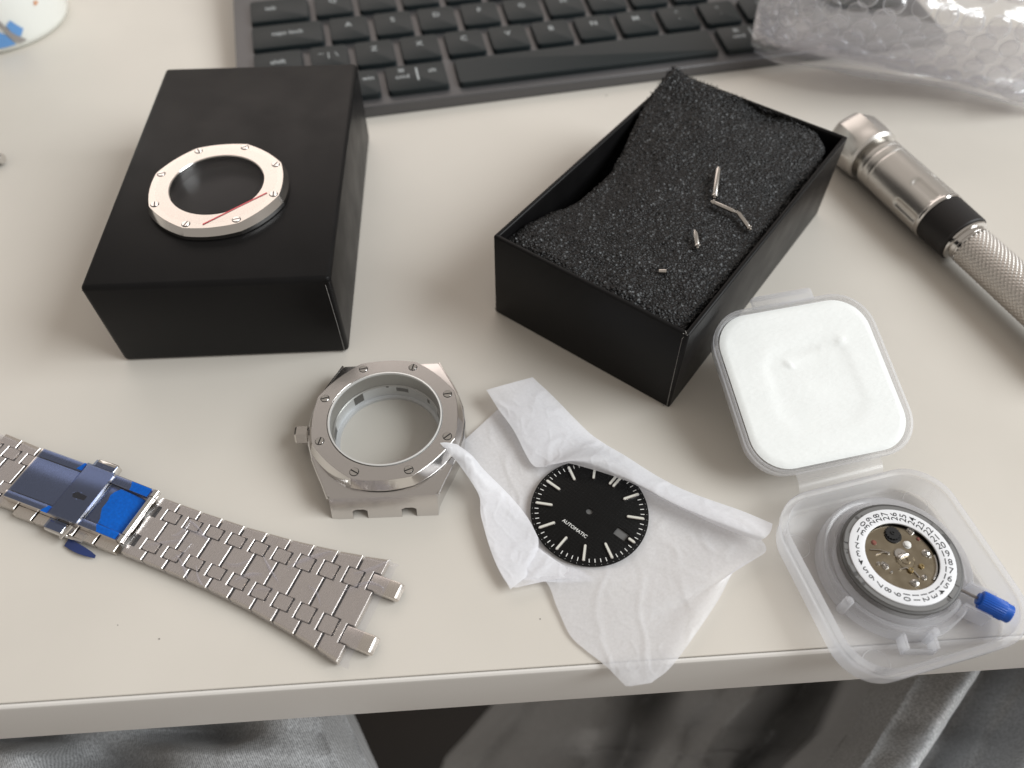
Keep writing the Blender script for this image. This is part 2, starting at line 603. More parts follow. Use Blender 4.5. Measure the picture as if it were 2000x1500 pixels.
# paper wrap seam down the front corner and its frayed top
b = B()
b.tube([(W1 - 1.25, -0.03, 0.3), (W1 - 1.3, -0.05, 10), (W1 - 1.45, -0.04, 20), (W1 - 1.6, -0.03, H1 - 2.6), (W1 - 1.9, 0.25, H1 - 1.0)], 0.07, 5)
b.build("wrap_seam", CARD_EDGE, box1)
b = B()
rnd = random.Random(3)
for k in range(10):
    x, y, z = W1 - 2.6 + rnd.random() * 2.0, 0.0 + rnd.random() * 1.2, H1 - 1.5 + rnd.random() * 1.3
    b.tube([(x, y, z), (x + rnd.uniform(-.5, .5), y + rnd.uniform(-.4, .2), z + rnd.uniform(-.1, .4)), (x + rnd.uniform(-.9, .9), y + rnd.uniform(-.6, .4), z + rnd.uniform(-.3, .5))], 0.05 + 0.06 * rnd.random(), 5)
b.build("frayed_corner", PAPER, box1)
b = B()
for k in range(7):
    x, y, z = 0.2 + rnd.random() * 1.2, 0.0 + rnd.random() * 0.6, H1 - 2.0 + rnd.random() * 1.5
    b.tube([(x, y, z), (x + rnd.uniform(-.4, .4), y - 0.1, z + rnd.uniform(-.4, .4))], 0.05, 5)
b.build("frayed_corner", PAPER, box1)

# ------------------------------------------------------------------ open black tray box
W2, L2, H2, T2 = 60.8, 101.4, 30.7, 1.5
B2_O, B2_A = (-5.2, 160.5, 0), R(-36.7)
box2 = thing("gift_box", "open black card box filled with dark speckled foam", "box", B2_O, B2_A, "small black card boxes")
bb = B()
bb.box(0, 0, 0, W2, T2, H2)
bb.build("front_wall", PAPER, box2, bevel=0.6, seg=3)
B().box(0, L2 - T2, 0, W2, L2, H2).build("back_wall", PAPER, box2, bevel=0.6, seg=3)
B().box(-0.01, 0.4, 0.01, T2, L2 - 0.4, H2 - 0.02).build("side_wall", PAPER, box2, bevel=0.6, seg=3)
B().box(W2 - T2, 0.4, 0.01, W2 + 0.01, L2 - 0.4, H2 - 0.02).build("side_wall", PAPER, box2, bevel=0.6, seg=3)
B().box(T2, T2, 0.3, W2 - T2, L2 - T2, 2).build("bottom_panel", PAPER_IN, box2)
b = B()
b.tube([(W2 - 0.75, -0.03, 0.6), (W2 - 0.85, -0.05, 3.5), (W2 - 1.2, -0.05, 16), (W2 - 1.5, -0.04, H2 - 2.0), (W2 - 0.9, 0.2, H2 - 0.2)], 0.085, 5)
b.build("wrap_seam", CARD_EDGE, box2)
for cx, cy, cz in ((0.35, 0.35, 0.7), (W2 - 1.4, -0.15, 0.45), (W2 - 0.8, 0.5, H2 - 0.2), (W2 - 0.4, L2 - 0.6, H2 - 0.2)):
    b = B()
    for k in range(7):
        x, y, z = cx + rnd.uniform(-.5, .5), cy + rnd.uniform(-.3, .3), cz + rnd.uniform(-.3, .3)
        b.tube([(x, y, z), (x + rnd.uniform(-.5, .5), y + rnd.uniform(-.3, .3), z + rnd.uniform(-.2, .35))], 0.09, 5)
    b.build("worn_corner", CARD_EDGE, box2)

# ------------------------------------------------------------------ foam pad
fsurf = surf(seen([
    [(982, 467, 28), (1098, 526, 28.5), (1220, 588, 28.5), (1338, 640, 28)],
    [(1050, 424, 28), (1180, 470, 29), (1305, 530, 29), (1412, 560, 28)],
    [(1132, 388, 27), (1260, 405, 29.5), (1380, 430, 29.5), (1492, 462, 28)],
    [(1192, 332, 27), (1310, 330, 30), (1430, 345, 30), (1550, 385, 27)],
    [(1228, 266, 29), (1350, 265, 32), (1470, 280, 31), (1596, 332, 28)],
    [(1266, 190, 33), (1390, 205, 34), (1500, 225, 32), (1612, 292, 29)],
    [(1314, 130, 38), (1405, 172, 36), (1500, 212, 34), (1598, 258, 30)]]))


def foam_pt(u, v):
    p = fsurf(u, v)
    e = min(u, 1 - u, v, 1 - v)
    n1 = noise.noise(p * 0.9) * 0.30 + noise.noise(p * 2.1 + Vector((9, 3, 1))) * 0.26 + noise.noise(p * 0.12) * 0.8
    p.z += n1 - max(0, 0.03 - e) * 25
    p.x += noise.noise(p * 1.4 + Vector((0, 50, 0))) * 0.4
    p.y += noise.noise(p * 1.4 + Vector((70, 0, 0))) * 0.4
    return p


b = B()
NU, NV = 150, 240
b.grid(foam_pt, NU, NV)
w_ = NU + 1
rim = [i for i in range(w_)] + [j * w_ + NU for j in range(1, NV + 1)] + [NV * w_ + i for i in range(NU - 1, -1, -1)] + [j * w_ for j in range(NV - 1, 0, -1)]
cen = fsurf(0.5, 0.5)
o_ = len(b.v)
for i in rim:
    p = b.v[i]
    q = p + (cen - p).normalized() * 1.2
    b.v.append(Vector((q.x, q.y, p.z - 9)))
n_ = len(rim)
for k in range(n_):
    k2 = (k + 1) % n_
    b.f.append([rim[k2], rim[k], o_ + k, o_ + k2])
    b.m.append(0)
b.f.append([o_ + k for k in range(n_)])
b.m.append(0)
foam = b.build("foam_pad", FOAM, angle=180)
tag(foam, "black open-cell foam pad with one corner curling up out of the open box", "foam pad")
# stray fibres along the curled edge
b = B()
rnd = random.Random(11)
for k in range(420):
    v = 1.0 if k % 3 else rnd.uniform(0.75, 1)
    u = rnd.random() ** 1.3 if k % 3 else 0.0
    p = foam_pt(u, v)
    d = Vector((rnd.uniform(-1, 1), rnd.uniform(-.3, 1), rnd.uniform(0, 1))).normalized() * rnd.uniform(0.4, 1.1)
    b.tube([p, p + d * 0.5 + Vector((0, 0, .1)), p + d], 0.05, 3)
ff = b.build("foam_fibres", FOAM, foam)
ff['kind'] = "stuff"


# pins lying on the foam
def pin_mesh(length, r, head):
    b = B()
    if head:
        pr = [(0.02, 0), (r * 0.55, 0.02), (r * 0.6, 0.5), (r * 1.25, 0.55), (r * 1.35, 0.8), (r * 1.25, 1.15), (r * 0.8, 1.25), (r, 1.5), (r, length - 1.2), (r * 0.85, length - 1.1), (r * 0.85, length - 0.8), (r * 0.5, length - 0.75), (r * 0.45, length), (0.02, length + 0.02)]
    else:
        pr = [(0.02, 0), (r * 0.9, 0.02), (r, 0.2), (r, length - 0.2), (r * 0.9, length - 0.02), (0.02, length)]
    b.lathe(pr, 14)
    return b.mesh("pin", SATIN, angle=40)


def pin(p0, p1, r, label, head=True):
    a, c = Vector(at(*p0)), Vector(at(*p1))
    o = link("pin", pin_mesh((c - a).length, r, head), None, a)
    o.rotation_euler = (c - a).to_track_quat('Z', 'Y').to_euler()
    tag(o, label, "pin", "small steel pins lying on the foam")


pin((1395, 388, 31.2), (1403, 327, 32.0), 0.78, "farthest upright steel pin near the middle of the foam")
pin((1388, 393, 31.0), (1440, 416, 30.6), 0.66, "steel pin lying slantwise, joined end to end with two others")
pin((1467, 450, 29.6), (1439, 412, 30.6), 0.66, "steel pin with a round head nearest the side wall of the open box")
pin((1363, 486, 30.0), (1357, 450, 30.6), 0.72, "short bright pin lying apart in the front half of the foam")
pin((1287, 530, 29.2), (1302, 530, 29.6), 0.6, "tiny steel stub nearest the front wall of the open box", False)


# ------------------------------------------------------------------ octagonal bezels
def octo(rv, rm, n=16, rot=0.0, soft=0.06):
    """rounded octagon: corners at radius rv, arched sides whose middles lie at rm"""
    out = []
    for k in range(8 * n):
        a = 2 * math.pi * k / (8 * n)
        t = ((a - R(22.5)) / R(45)) % 1.0
        t = abs(t - 0.5) * 2           # 1 at a corner, 0 mid-side
        chord = math.cos(R(22.5)) / math.cos(R(22.5) * t)
        straight = rv * chord
        arch = rm + (rv - rm) * t ** 2
        rr = 0.35 * (straight + (rm - rv * math.cos(R(22.5))) * (1 - t ** 2)) + 0.65 * arch
        out.append((rr * math.cos(a + rot), rr * math.sin(a + rot)))
    return out


SCREW = None


def screw_mesh():
    b = B()
    b.lathe([(1.2, 0.0), (1.2, 0.03)], 24, mi=1, cap1=True)
    for s in (0, 1):
        pts = [(1.05 * math.cos(a), 1.05 * math.sin(a)) for a in [R(9) + R(162) * i / 12 for i in range(13)]]
        M = Matrix.Rotation(R(180) * s, 4, 'Z')
        b.loft([[(x, y, 0.03) for x, y in pts], [(x, y, 0.16) for x, y in pts], [(x * .94, y * .94 + 0.01, 0.22) for x, y in pts]], M=M)
    return b.mesh("screw", [POLISH, DARKGAP], angle=30)


SCREW = screw_mesh()


def bezel_mesh(rv, rm, bev, h, rin, mats, drop):
    """flat brushed top, wide polished bevel, inner lip"""
    b = B()
    top, low = octo(rv, rm), octo(rv + bev, rm + bev + 0.25)
    n = len(top)
    ring = lambda poly, z: [(x, y, z) for x, y in poly]
    circ = lambda r, z: [(r * math.cos(2 * math.pi * i / n), r * math.sin(2 * math.pi * i / n), z) for i in range(n)]
    b.loft([ring(top, h - 0.06), circ(rin + 0.25, h)], False, False, 0)
    edge = octo(rv + 0.06, rm + 0.06)
    b.loft([ring(low, h - drop), ring(edge, h - 0.10), ring(top, h - 0.06)], False, False, 1)
    b.loft([ring(octo(rv + bev - 0.3, rm + bev - 0.1), 0), ring(low, 0.3), ring(low, h - drop)], False, False, 1)
    b.loft([circ(rin + 0.25, h), circ(rin, h - 0.25), circ(rin, 0), ring(octo(rv + bev - 0.3, rm + bev - 0.1), 0)], False, False, 1)
    return b.mesh("bezel", mats, weld=0.0005, angle=11)


# spare bezel on the closed box
sb = thing("bezel_assembly", "octagonal steel bezel with eight screws and a crystal, lying on the closed black box", "watch bezel", (-84.2, 178.5, H1), R(7.8))
link("bezel", bezel_mesh(19.2, 18.6, 0.95, 3.7, 13.1, [BRUSH, POLISH], 2.2), sb)
for k in range(8):
    a = R(22.5 + 45 * k)
    link("screw", SCREW, sb, (17.6 * math.cos(a), 17.6 * math.sin(a), 3.66), (0, 0, random.uniform(0, 3.1)))
B().lathe([(13.0, 2.55), (12.6, 2.6), (0.01, 2.6)], 72).build("crystal", SMUDGE, sb, weld=0.02)
b = B()
b.lathe([(17.0, 3.74), (17.05, 3.76), (17.0, 3.78), (16.6, 3.76)], 90)
fm = B().lathe([(17.0, 3.76), (8, 3.77), (0.02, 3.77)], 72).build("protective_film", film("bezel_film", (0.985, 0.98, 0.98), 0.002, 0.08, gloss=0.003, edge=0.004, schlick=0.1), sb)
p0, p1 = Vector((0.16, -17.3, 0)), Vector((15.1, -4.0, 0))
Mi = Matrix.Rotation(-R(7.8), 3, 'Z')
p0, p1 = Mi @ p0, Mi @ p1
d = (p1 - p0).normalized()
nn = Vector((-d.y, d.x, 0)) * 0.22
b = B().add([p0 - nn + Vector((0, 0, 3.79)), p1 - nn + Vector((0, 0, 3.79)), p1 + nn + Vector((0, 0, 3.79)), p0 + nn + Vector((0, 0, 3.79))], [(0, 1, 2, 3)])
b.build("red_line", REDLINE, fm)

# ------------------------------------------------------------------ watch case
wc = thing("watch_case", "empty steel watch case with octagonal bezel, standing without bracelet on the desk", "watch case", (-32.85, 113.9, 0), R(2.6))
half = [(-23.4, 13.3), (-21.0, 13.6), (-17, 15.3), (-13, 17.2), (-9, 18.9), (-5, 20.1), (0, 20.6), (5, 20.1), (9, 18.9), (13, 17.2), (17, 15.3), (20.5, 13.6), (22.6, 13.3)]


def outline(inset):
    right = [(x - inset, y * (1 - inset * 0.012)) for y, x in half]
    left = [(-x, y) for x, y in reversed(right)]
    return right + left


def topz(y, zc, ze):
    t = max(0, (abs(y) - 8) / 15.0)
    return zc + (ze - zc) * t ** 1.25


b = B()
base_ = outline(0)
NI = 96


def ray_out(poly, a):
    d = Vector((math.cos(a), math.sin(a)))
    best = None
    m = len(poly)
    for i in range(m):
        p, q = Vector(poly[i]), Vector(poly[(i + 1) % m])
        e = q - p
        den = d.x * (-e.y) + d.y * e.x
        if abs(den) < 1e-9:
            continue
        t = (p.x * (-e.y) + p.y * e.x) / den
        u = (d.x * p.y - d.y * p.x) / den
        if t > 0 and -1e-6 <= u <= 1 + 1e-6 and (best is None or t < best):
            best = t
    return d * best


angs = sorted(set([2 * math.pi * i / NI for i in range(NI)] + [math.atan2(y, x) % (2 * math.pi) for x, y in base_]))
fin = [angs[0]]
for a in angs[1:]:
    if a - fin[-1] > 0.012:
        fin.append(a)
angs = fin
lo = [ray_out(base_, a) for a in angs]


def lean(p, k):
    """lug ends lean inwards as they rise"""
    x, y = p
    if abs(y) > 20:
        return (x, y - math.copysign(k * (abs(y) - 20) / 3.4, y))
    return (x, y)


r_lo = [(p.x, p.y, 0.0) for p in lo]
r_md = [(*lean(p, 1.2), 3.2) for p in lo]
r_hi = [(*lean(p, 2.4), topz(p.y, 7.05, 6.2) - 0.35) for p in lo]
r_h2 = [(lean(p, 2.6)[0] * 0.985, lean(p, 2.6)[1], topz(p.y, 7.05, 6.2)) for p in lo]
r_in = [(18.5 * math.cos(a), 18.5 * math.sin(a), 7.1) for a in angs]
r_i2 = [(15.2 * math.cos(a), 15.2 * math.sin(a), 7.1) for a in angs]
r_i3 = [(15.2 * math.cos(a), 15.2 * math.sin(a), 0.0) for a in angs]
for i, p in enumerate(lo):
    if math.hypot(r_h2[i][0], r_h2[i][1]) < 18.9:
        f_ = math.hypot(r_h2[i][0], r_h2[i][1]) - 0.4
        r_in[i] = (f_ * math.cos(angs[i]), f_ * math.sin(angs[i]), 7.08)
b.loft([r_lo, r_md, r_hi, r_h2, r_in, r_i2, r_i3, r_lo], False, False)
body = b.build("case_body", BRUSH_V, wc, weld=0.001, angle=28)
cut = []
for sx in (-6.1, 6.1):
    for sy in (-1, 1):
        c = B()
        pts = [(-1.85, -1), (1.85, -1), (1.85, 2.3), (0.9, 2.75), (-0.9, 2.75), (-1.85, 2.3)]
        c.loft([[(sx + x, sy * 26, z) for x, z in pts], [(sx + x, sy * 19.2, z) for x, z in pts]])
        cc = c.build("cutter", DARKGAP, wc, weld=0.0001)
        cut.append(cc)
difference(body, cut)
# polished chamfer running down each flank
for sx in (-1, 1):
    for sy in (-1, 1):
        pts = []
        for k in range(14):
            y = sy * (9.5 + 11.3 * k / 13)
            yy = y
            i0 = [i for i in range(len(half) - 1) if half[i][0] <= yy <= half[i + 1][0]]
            if not i0:
                continue
            (ya, xa), (yb, xb) = half[i0[0]], half[i0[0] + 1]
            x = xa + (xb - xa) * (yy - ya) / (yb - ya)
            pts.append((sx * (x * 0.992), y, topz(y, 7.05, 6.2) - 0.18))
        B().tube(pts, 0.3, 6).build("chamfer", POLISH, wc)
B().lathe([(18.6, 6.9), (19.9, 6.9), (19.9, 7.45), (18.6, 7.45)], 96, close=True).build("gasket", RUBBER, wc)
o = link("bezel", bezel_mesh(19.4, 18.75, 1.0, 3.5, 14.75, [BRUSH_V, POLISH], 2.9), wc, (0, 0, 7.1))
for k in range(8):
    a = R(22.5 + 45 * k)
    link("screw", SCREW, wc, (17.45 * math.cos(a), 17.45 * math.sin(a), 10.56), (0, 0, random.uniform(0, 3.1)))
B().lathe([(14.72, 10.2), (14.72, 10.72), (14.35, 10.78), (14.25, 10.2)], 96, close=True).build("crystal_gasket", pm("pale_gasket", (0.75, 0.75, 0.74), 0.25, 0.3), wc, weld=0.0005)
B().lathe([(14.25, 10.2), (14.25, 5.6), (13.9, 5.4), (14.7, 5.4), (14.9, 10.2)], 96, close=True).build("rehaut", pm("grey_rehaut", (0.36, 0.355, 0.34), 0.3, 0.85), wc, weld=0.0005, angle=30)
B().lathe([(14.1, 5.38), (14.1, 1.1), (13.3, 0.9), (13.3, 0.02), (15.15, 0.02), (15.15, 5.38)], 96, close=True).build("movement_holder", INNER, wc, weld=0.0005, angle=30)
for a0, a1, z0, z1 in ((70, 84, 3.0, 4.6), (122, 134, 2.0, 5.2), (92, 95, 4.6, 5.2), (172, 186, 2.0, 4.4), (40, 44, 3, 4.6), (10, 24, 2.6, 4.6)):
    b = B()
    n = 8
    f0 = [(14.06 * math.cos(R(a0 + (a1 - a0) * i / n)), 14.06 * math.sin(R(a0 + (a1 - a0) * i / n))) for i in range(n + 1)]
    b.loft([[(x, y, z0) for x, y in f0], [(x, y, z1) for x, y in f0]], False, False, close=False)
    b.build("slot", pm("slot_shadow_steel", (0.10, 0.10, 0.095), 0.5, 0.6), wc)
B().lathe([(14.2, 10.35), (14.2, 10.6), (0.02, 10.6)], 72).build("crystal", GLASS, wc, weld=0.01)
# hexagonal crown on the left flank
b = B()
hexp = lambda r, z: [(r * math.cos(R(60 * i + 30)), r * math.sin(R(60 * i + 30)), z) for i in range(6)]
b.loft([hexp(2.5, 0.5), hexp(2.55, 0.8), hexp(2.55, 3.3), hexp(2.2, 3.8)])
b.lathe([(1.5, -0.5), (1.5, 0.6)], 20)
cm = b.mesh("crown", SATIN, angle=25)
link("crown", cm, wc, (-20.3, -0.6, 4.6), (0, R(-90), 0))

# ------------------------------------------------------------------ bracelet
BR_O, BR_A = (-92.3, 87.8, 0), R(-20.6)
bra = thing("watch_bracelet", "steel link bracelet with blue film on its clasp and clear film on its links", "watch bracelet", BR_O, BR_A)
ws = [(-60, 18.5), (-36, 17), (0, 16.0), (12, 16.1), (25, 16.7), (37, 18.4), (49, 21.2), (56, 23.4), (63, 26.0)]


def bw(s):
    for (a, x), (c, y) in zip(ws, ws[1:]):
        if s <= c:
            return x + (y - x) * (s - a) / (c - a)
    return ws[-1][1]


PITCHL = 6.17


def link_piece(s0, s1, z0, z1, last=False):
    hl = (s1 - s0) / 2 - 0.29
    sm = (s0 + s1) / 2
    w0, w1 = bw(s0), bw(s1)
    side = []

    def edge(x, w, sgn):
        yc, hw, dp = 0.257 * w, 0.085 * w + 0.13, 1.95
        pts = [(-w / 2, 0), (-yc - hw, 0), (-yc - hw, dp), (-yc + hw, dp), (-yc + hw, 0), (yc - hw, 0), (yc - hw, dp), (yc + hw, dp), (yc + hw, 0), (w / 2, 0)]
        return [(x - sgn * d, y) for y, d in pts]
    e1 = edge(hl, w1, 1)
    e0 = edge(-hl, w0, -1)
    poly = [(sm + x, y) for x, y in e1] + [(sm + x, y) for x, y in reversed(e0)]
    b = B().prism(poly, z0, z1)
    return b.mesh("bracelet_link", BRUSH, bevel=0.11, seg=1, angle=10)


def stud_piece(s, z0, z1, hl=1.85):
    w = bw(s)
    b = B()
    pr = rrect(2 * hl, 0.17 * w, 0.5, 3)
    b.loft([[(x, y, z0) for x, y in pr], [(x, y, z1 - 0.2) for x, y in pr], [(x * .94, y * .94, z1) for x, y in pr]])
    return b.mesh("connector", BRUSH, angle=30), 0.257 * w


for k in range(10):
    s0 = 0.9 + k * PITCHL
    lk = link("bracelet_link", link_piece(s0, s0 + PITCHL, 0.25, 2.7), bra)
    tx, ty = random.uniform(-.010, .010), random.uniform(-.016, .016)
    lk.rotation_euler = (tx, ty, 0)
    lk.location.z = (s0 + PITCHL / 2) * ty * MM
    if k > 0:
        me, yc = stud_piece(s0, 0.4, 2.82)
        for sg in (-1, 1):
            link("connector", me, bra, (s0, sg * yc, 0))
s_end = 0.9 + 10 * PITCHL
for sg in (-1, 1):
    yc = 0.257 * bw(s_end)
    b = B()
    pr = [(-2.0, 0.5), (-2.0, 2.8), (5.2, 2.8), (6.2, 1.7), (5.6, 0.5)]
    b.loft([[(s_end + x, sg * yc - 2.05, z) for x, z in pr], [(s_end + x, sg * yc + 2.05, z) for x, z in pr]])
    b.build("end_connector", BRUSH, bra, bevel=0.35, seg=3)
for k in range(8):   # folded run of links under and beyond the clasp
    s1 = -0.4 - k * PITCHL
    me = link_piece(s1 - PITCHL, s1, 0.2, 2.45)
    link("bracelet_link", me, bra, (0, -0.5 if k < 5 else 0.6, 0))
    if k >= 4:
        m2, yc = stud_piece(s1 - PITCHL, 0.4, 2.6)
        for sg in (-1, 1):
            link("connector", m2, bra, (s1 - PITCHL, sg * yc + 0.6, 0))

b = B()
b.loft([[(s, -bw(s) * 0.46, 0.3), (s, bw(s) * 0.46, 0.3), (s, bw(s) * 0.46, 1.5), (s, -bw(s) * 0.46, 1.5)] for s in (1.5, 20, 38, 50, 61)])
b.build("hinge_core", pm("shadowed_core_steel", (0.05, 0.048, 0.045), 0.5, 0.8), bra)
# clasp: a gently curved cover plate with rails, cross band and sunken window
CY0, CY1 = -6.4, 8.6


def cz(s):
    """height of the clasp surface along its length"""
    t = (s + 17.5) / 17.5
    return 5.0 - 0.75 * max(0, t) ** 2 - 0.35 * max(0, -t) ** 2


def clasp_plate(name, s0, s1, y0, y1, dz0, dz1, mat, n=14, slope=0.0):
    rings = []
    for i in range(n + 1):
        s = s0 + (s1 - s0) * i / n
        zt = cz(s) + dz1 - slope * (max(0, (s - s0) / (s1 - s0))) ** 1.6
        zb = cz(s) + dz0
        rings.append([(s, y0, zb), (s, y1, zb), (s, y1, zt - 0.12), (s, y1 - 0.15, zt), (s, y0 + 0.15, zt), (s, y0, zt - 0.12)])
    return B().loft(rings).mesh(name, mat, angle=40, weld=0.0001)


def sheet(name, s0, s1, y0, y1, dz, mat, parent, n=16, slope=0.0, wob=0.05):
    def fn(u, v):
        s = s0 + (s1 - s0) * u
        y = y0 + (y1 - y0) * v
        if name == 'painted_glare':
            s += (1 - u) * (1.1 * math.sin(y * 0.45 + s0) + 0.7 * noise.noise(Vector((y * 0.6, s0, 1))))
        return Vector((s, y, cz(s) + dz - slope * u ** 1.6 + wob * noise.noise(Vector((s * .5, y * .5, 3)))))
    return B().grid(fn, n, 8).build(name, mat, parent, angle=180)


clasp = link("clasp_cover", clasp_plate("clasp_cover", -35, -20.2, CY0 + 2.2, CY1 - 2.6, -1.8, 0, BRUSH), bra)
for y0, y1 in ((CY0, CY0 + 2.0), (CY1 - 2.4, CY1)):
    link("side_rail", clasp_plate("side_rail", -35, -0.8, y0, y1, -2.2, 0.05, BRUSH), bra)
link("lock_band", clasp_plate("lock_band", -20.1, -12.0, CY0 + 0.05, CY1 - 0.05, -1.2, 0.6, SATIN), bra)
link("window_plate", clasp_plate("window_plate", -11.9, -0.9, CY0 + 2.1, CY1 - 2.5, -2.2, -0.55, SATIN, 20, 1.9), bra)
b = B()
b.tube([(0.2, CY0 + 0.1, 3.9), (0.2, CY0 + 1.8, 3.9)], 1.05, 16)
b.tube([(0.2, CY0 + 2.0, 3.9), (0.2, CY1 - 2.2, 3.9)], 0.98, 16)
b.tube([(0.2, CY1 - 2.0, 3.9), (0.2, CY1 - 0.1, 3.9)], 1.05, 16)
b.build("hinge_bar", POLISH, bra, angle=40)
# slot stamped in the lock band
b = B()
sl = [(-17.6 + 0.8 * (1 - math.cos(R(a))) - 0.0, 0.8 * math.sin(R(a))) for a in range(-90, 91, 15)]
poly = [(-14.2, -0.5), (-14.2, 0.7)] + [(-17.2 - 0.8 * math.cos(R(a)), 0.1 + 0.8 * math.sin(R(a))) for a in range(90, -91, -15)]
b.prism(list(reversed(poly)), 5.56, 5.625)
b.build("release_slot", DARKGAP, bra)
b = B()
b.tube([(-16.2, 0.95, 5.65), (-17.4, 0.9, 5.65), (-18.1, 0.1, 5.65), (-17.4, -0.8, 5.65), (-16.2, -0.8, 5.65)], 0.1, 6)
b.build("slot_rim", SATIN, bra)
# push buttons either side
B().box(-19.2, CY1 - 0.3, 2.2, -13.0, CY1 + 2.6, 4.9).build("push_button", POLISH, bra, bevel=0.5, seg=3)
B().box(-20.2, CY0 - 3.3, 1.2, -15.0, CY0 - 0.2, 3.6).build("push_button", POLISH, bra, bevel=0.5, seg=3)
b = B()
b.tube([(-15.0, CY0 - 3.6, 2.6), (-14.2, CY0 - 2.0, 3.4), (-13.6, CY0 - 0.3, 3.9)], 0.55, 10)
b.tube([(-14.6, CY0 - 2.6, 2.2), (-10.0, CY0 - 2.4, 2.0), (-9.4, CY0 - 0.6, 2.6)], 0.45, 10)
b.build("lock_spring", POLISH, bra)
# blue film over the clasp
sheet("blue_film", -34.6, -20.4, CY0 + 0.2, CY1 - 0.1, 0.16, BLUEFILM, bra)
sheet("blue_film", -20.3, -11.8, CY0 - 0.2, CY1 + 0.1, 0.78, BLUEFILM, bra)
sheet("blue_film", -11.8, -0.9, CY0 + 0.1, CY0 + 2.1, 0.2, BLUEFILM, bra)
sheet("blue_film", -11.8, -0.9, CY1 - 2.6, CY1 - 0.1, 0.2, BLUEFILM, bra)
sheet("blue_film", -11.8, -0.8, CY0 + 2.1, CY1 - 2.5, -0.42, BLUEFILM, bra, slope=1.9)
sheet("painted_glare", -8.6, -1.4, CY0 + 2.3, CY1 - 2.9, -0.25, BLUEGLARE, bra, slope=1.5, wob=0.15)  # bright patches carry the window's reflection in their own colour
sheet("painted_glare", -6.0, -1.0, CY1 - 2.5, CY1 - 0.2, 0.3, BLUEGLARE, bra, wob=0.12)
sheet("painted_glare", -7.0, -1.0, CY0 + 0.2, CY0 + 2.0, 0.3, BLUEGLARE, bra, wob=0.12)
sheet("painted_glare", -22.0, -20.6, CY1 - 2.2, CY1 - 0.1, 0.35, BLUEGLARE, bra)
sheet("painted_glare", -22.3, -20.5, CY0 - 0.1, CY0 + 1.8, 0.35, BLUEGLARE, bra)
b = B()
b.grid(lambda u, v: Vector((-19.4 + 6.4 * u, CY1 + 2.0 * v, 5.05 - 0.2 * v)), 6, 4)
b.grid(lambda u, v: Vector((-20.2 + 5.2 * u, CY0 - 2.9 + 2.7 * v, 3.75)), 6, 4)
b.build("blue_film", BLUEFILM, bra)
B().grid(lambda u, v: Vector((-14.2 + 9.2 * u, CY0 - 4.6 + 2.2 * v * (1 - 0.7 * u ** 3) - 0.6 * math.sin(u * 3), 0.7 + 0.5 * math.sin(u * 3.1) + 0.4 * v)), 14, 5).build("film_tail", pm("blue_film_tail", (0.025, 0.045, 0.16), 0.25), bra, angle=180)

# clear wrap film over the links
def wrap(s0, s1, zz, ov, seed):
    def fn(u, v):
        s = s0 + (s1 - s0) * u
        w = bw(min(s, 62)) / 2 + ov
        y = -w + 2 * w * v
        e = min(v, 1 - v)
        z = zz + 0.35 * abs(noise.noise(Vector((s * .22, y * .22, seed)))) + 0.5 * max(0, noise.noise(Vector((s * .6, y * .15, seed + 5)))) ** 2
        if e < 0.04:
            z -= (0.04 - e) * 40
        return Vector((s, y, z))
    return B().grid(fn, 120, 50).build("clear_film", CLEARFILM, bra, angle=180)


wrap(1.3, 65.0, 2.95, 0.25, 2.0)
wrap(-60, -35.6, 2.75, 0.4, 9.0)

CREASE = film("creased_clear_film", (0.96, 0.955, 0.985), 0.16, 0.10, white=(0.92, 0.90, 1.0), gloss=0.09, bump=0.1, bump_scale=400, edge=0.3)
rnd = random.Random(21)
b = B()
for k in range(16):
    s0 = rnd.uniform(4, 58)
    y0 = rnd.uniform(-0.36, 0.36) * bw(s0)
    ang, ln, cv = rnd.uniform(-1.2, 1.2), rnd.uniform(4, 11), rnd.uniform(-0.1, 0.1)
    wd = rnd.uniform(0.12, 0.45)
    pts = []
    for i in range(13):
        t = i / 12
        a = ang + cv * ln * t
        pts.append(Vector((s0 + ln * t * math.cos(a), y0 + ln * t * math.sin(a), 3.2)))
    vs = []
    for i, p in enumerate(pts):
        q = pts[min(i + 1, 12)] - pts[max(i - 1, 0)]
        n_ = Vector((-q.y, q.x, 0)).normalized() * wd * math.sin(math.pi * (i + 0.3) / 12.6)
        lim = bw(min(max(p.x, 0), 62)) / 2
        for e in (-1, 0, 1):
            w_ = p + n_ * e
            vs.append(Vector((min(w_.x, 64.5), max(-lim, min(lim, w_.y)), 3.2 + (0.35 if e == 0 else 0))))
    b.add(vs, [(3 * i + j, 3 * i + j + 1, 3 * i + j + 4, 3 * i + j + 3) for i in range(12) for j in range(2)])
b.build("film_crease", CREASE, bra, angle=180)

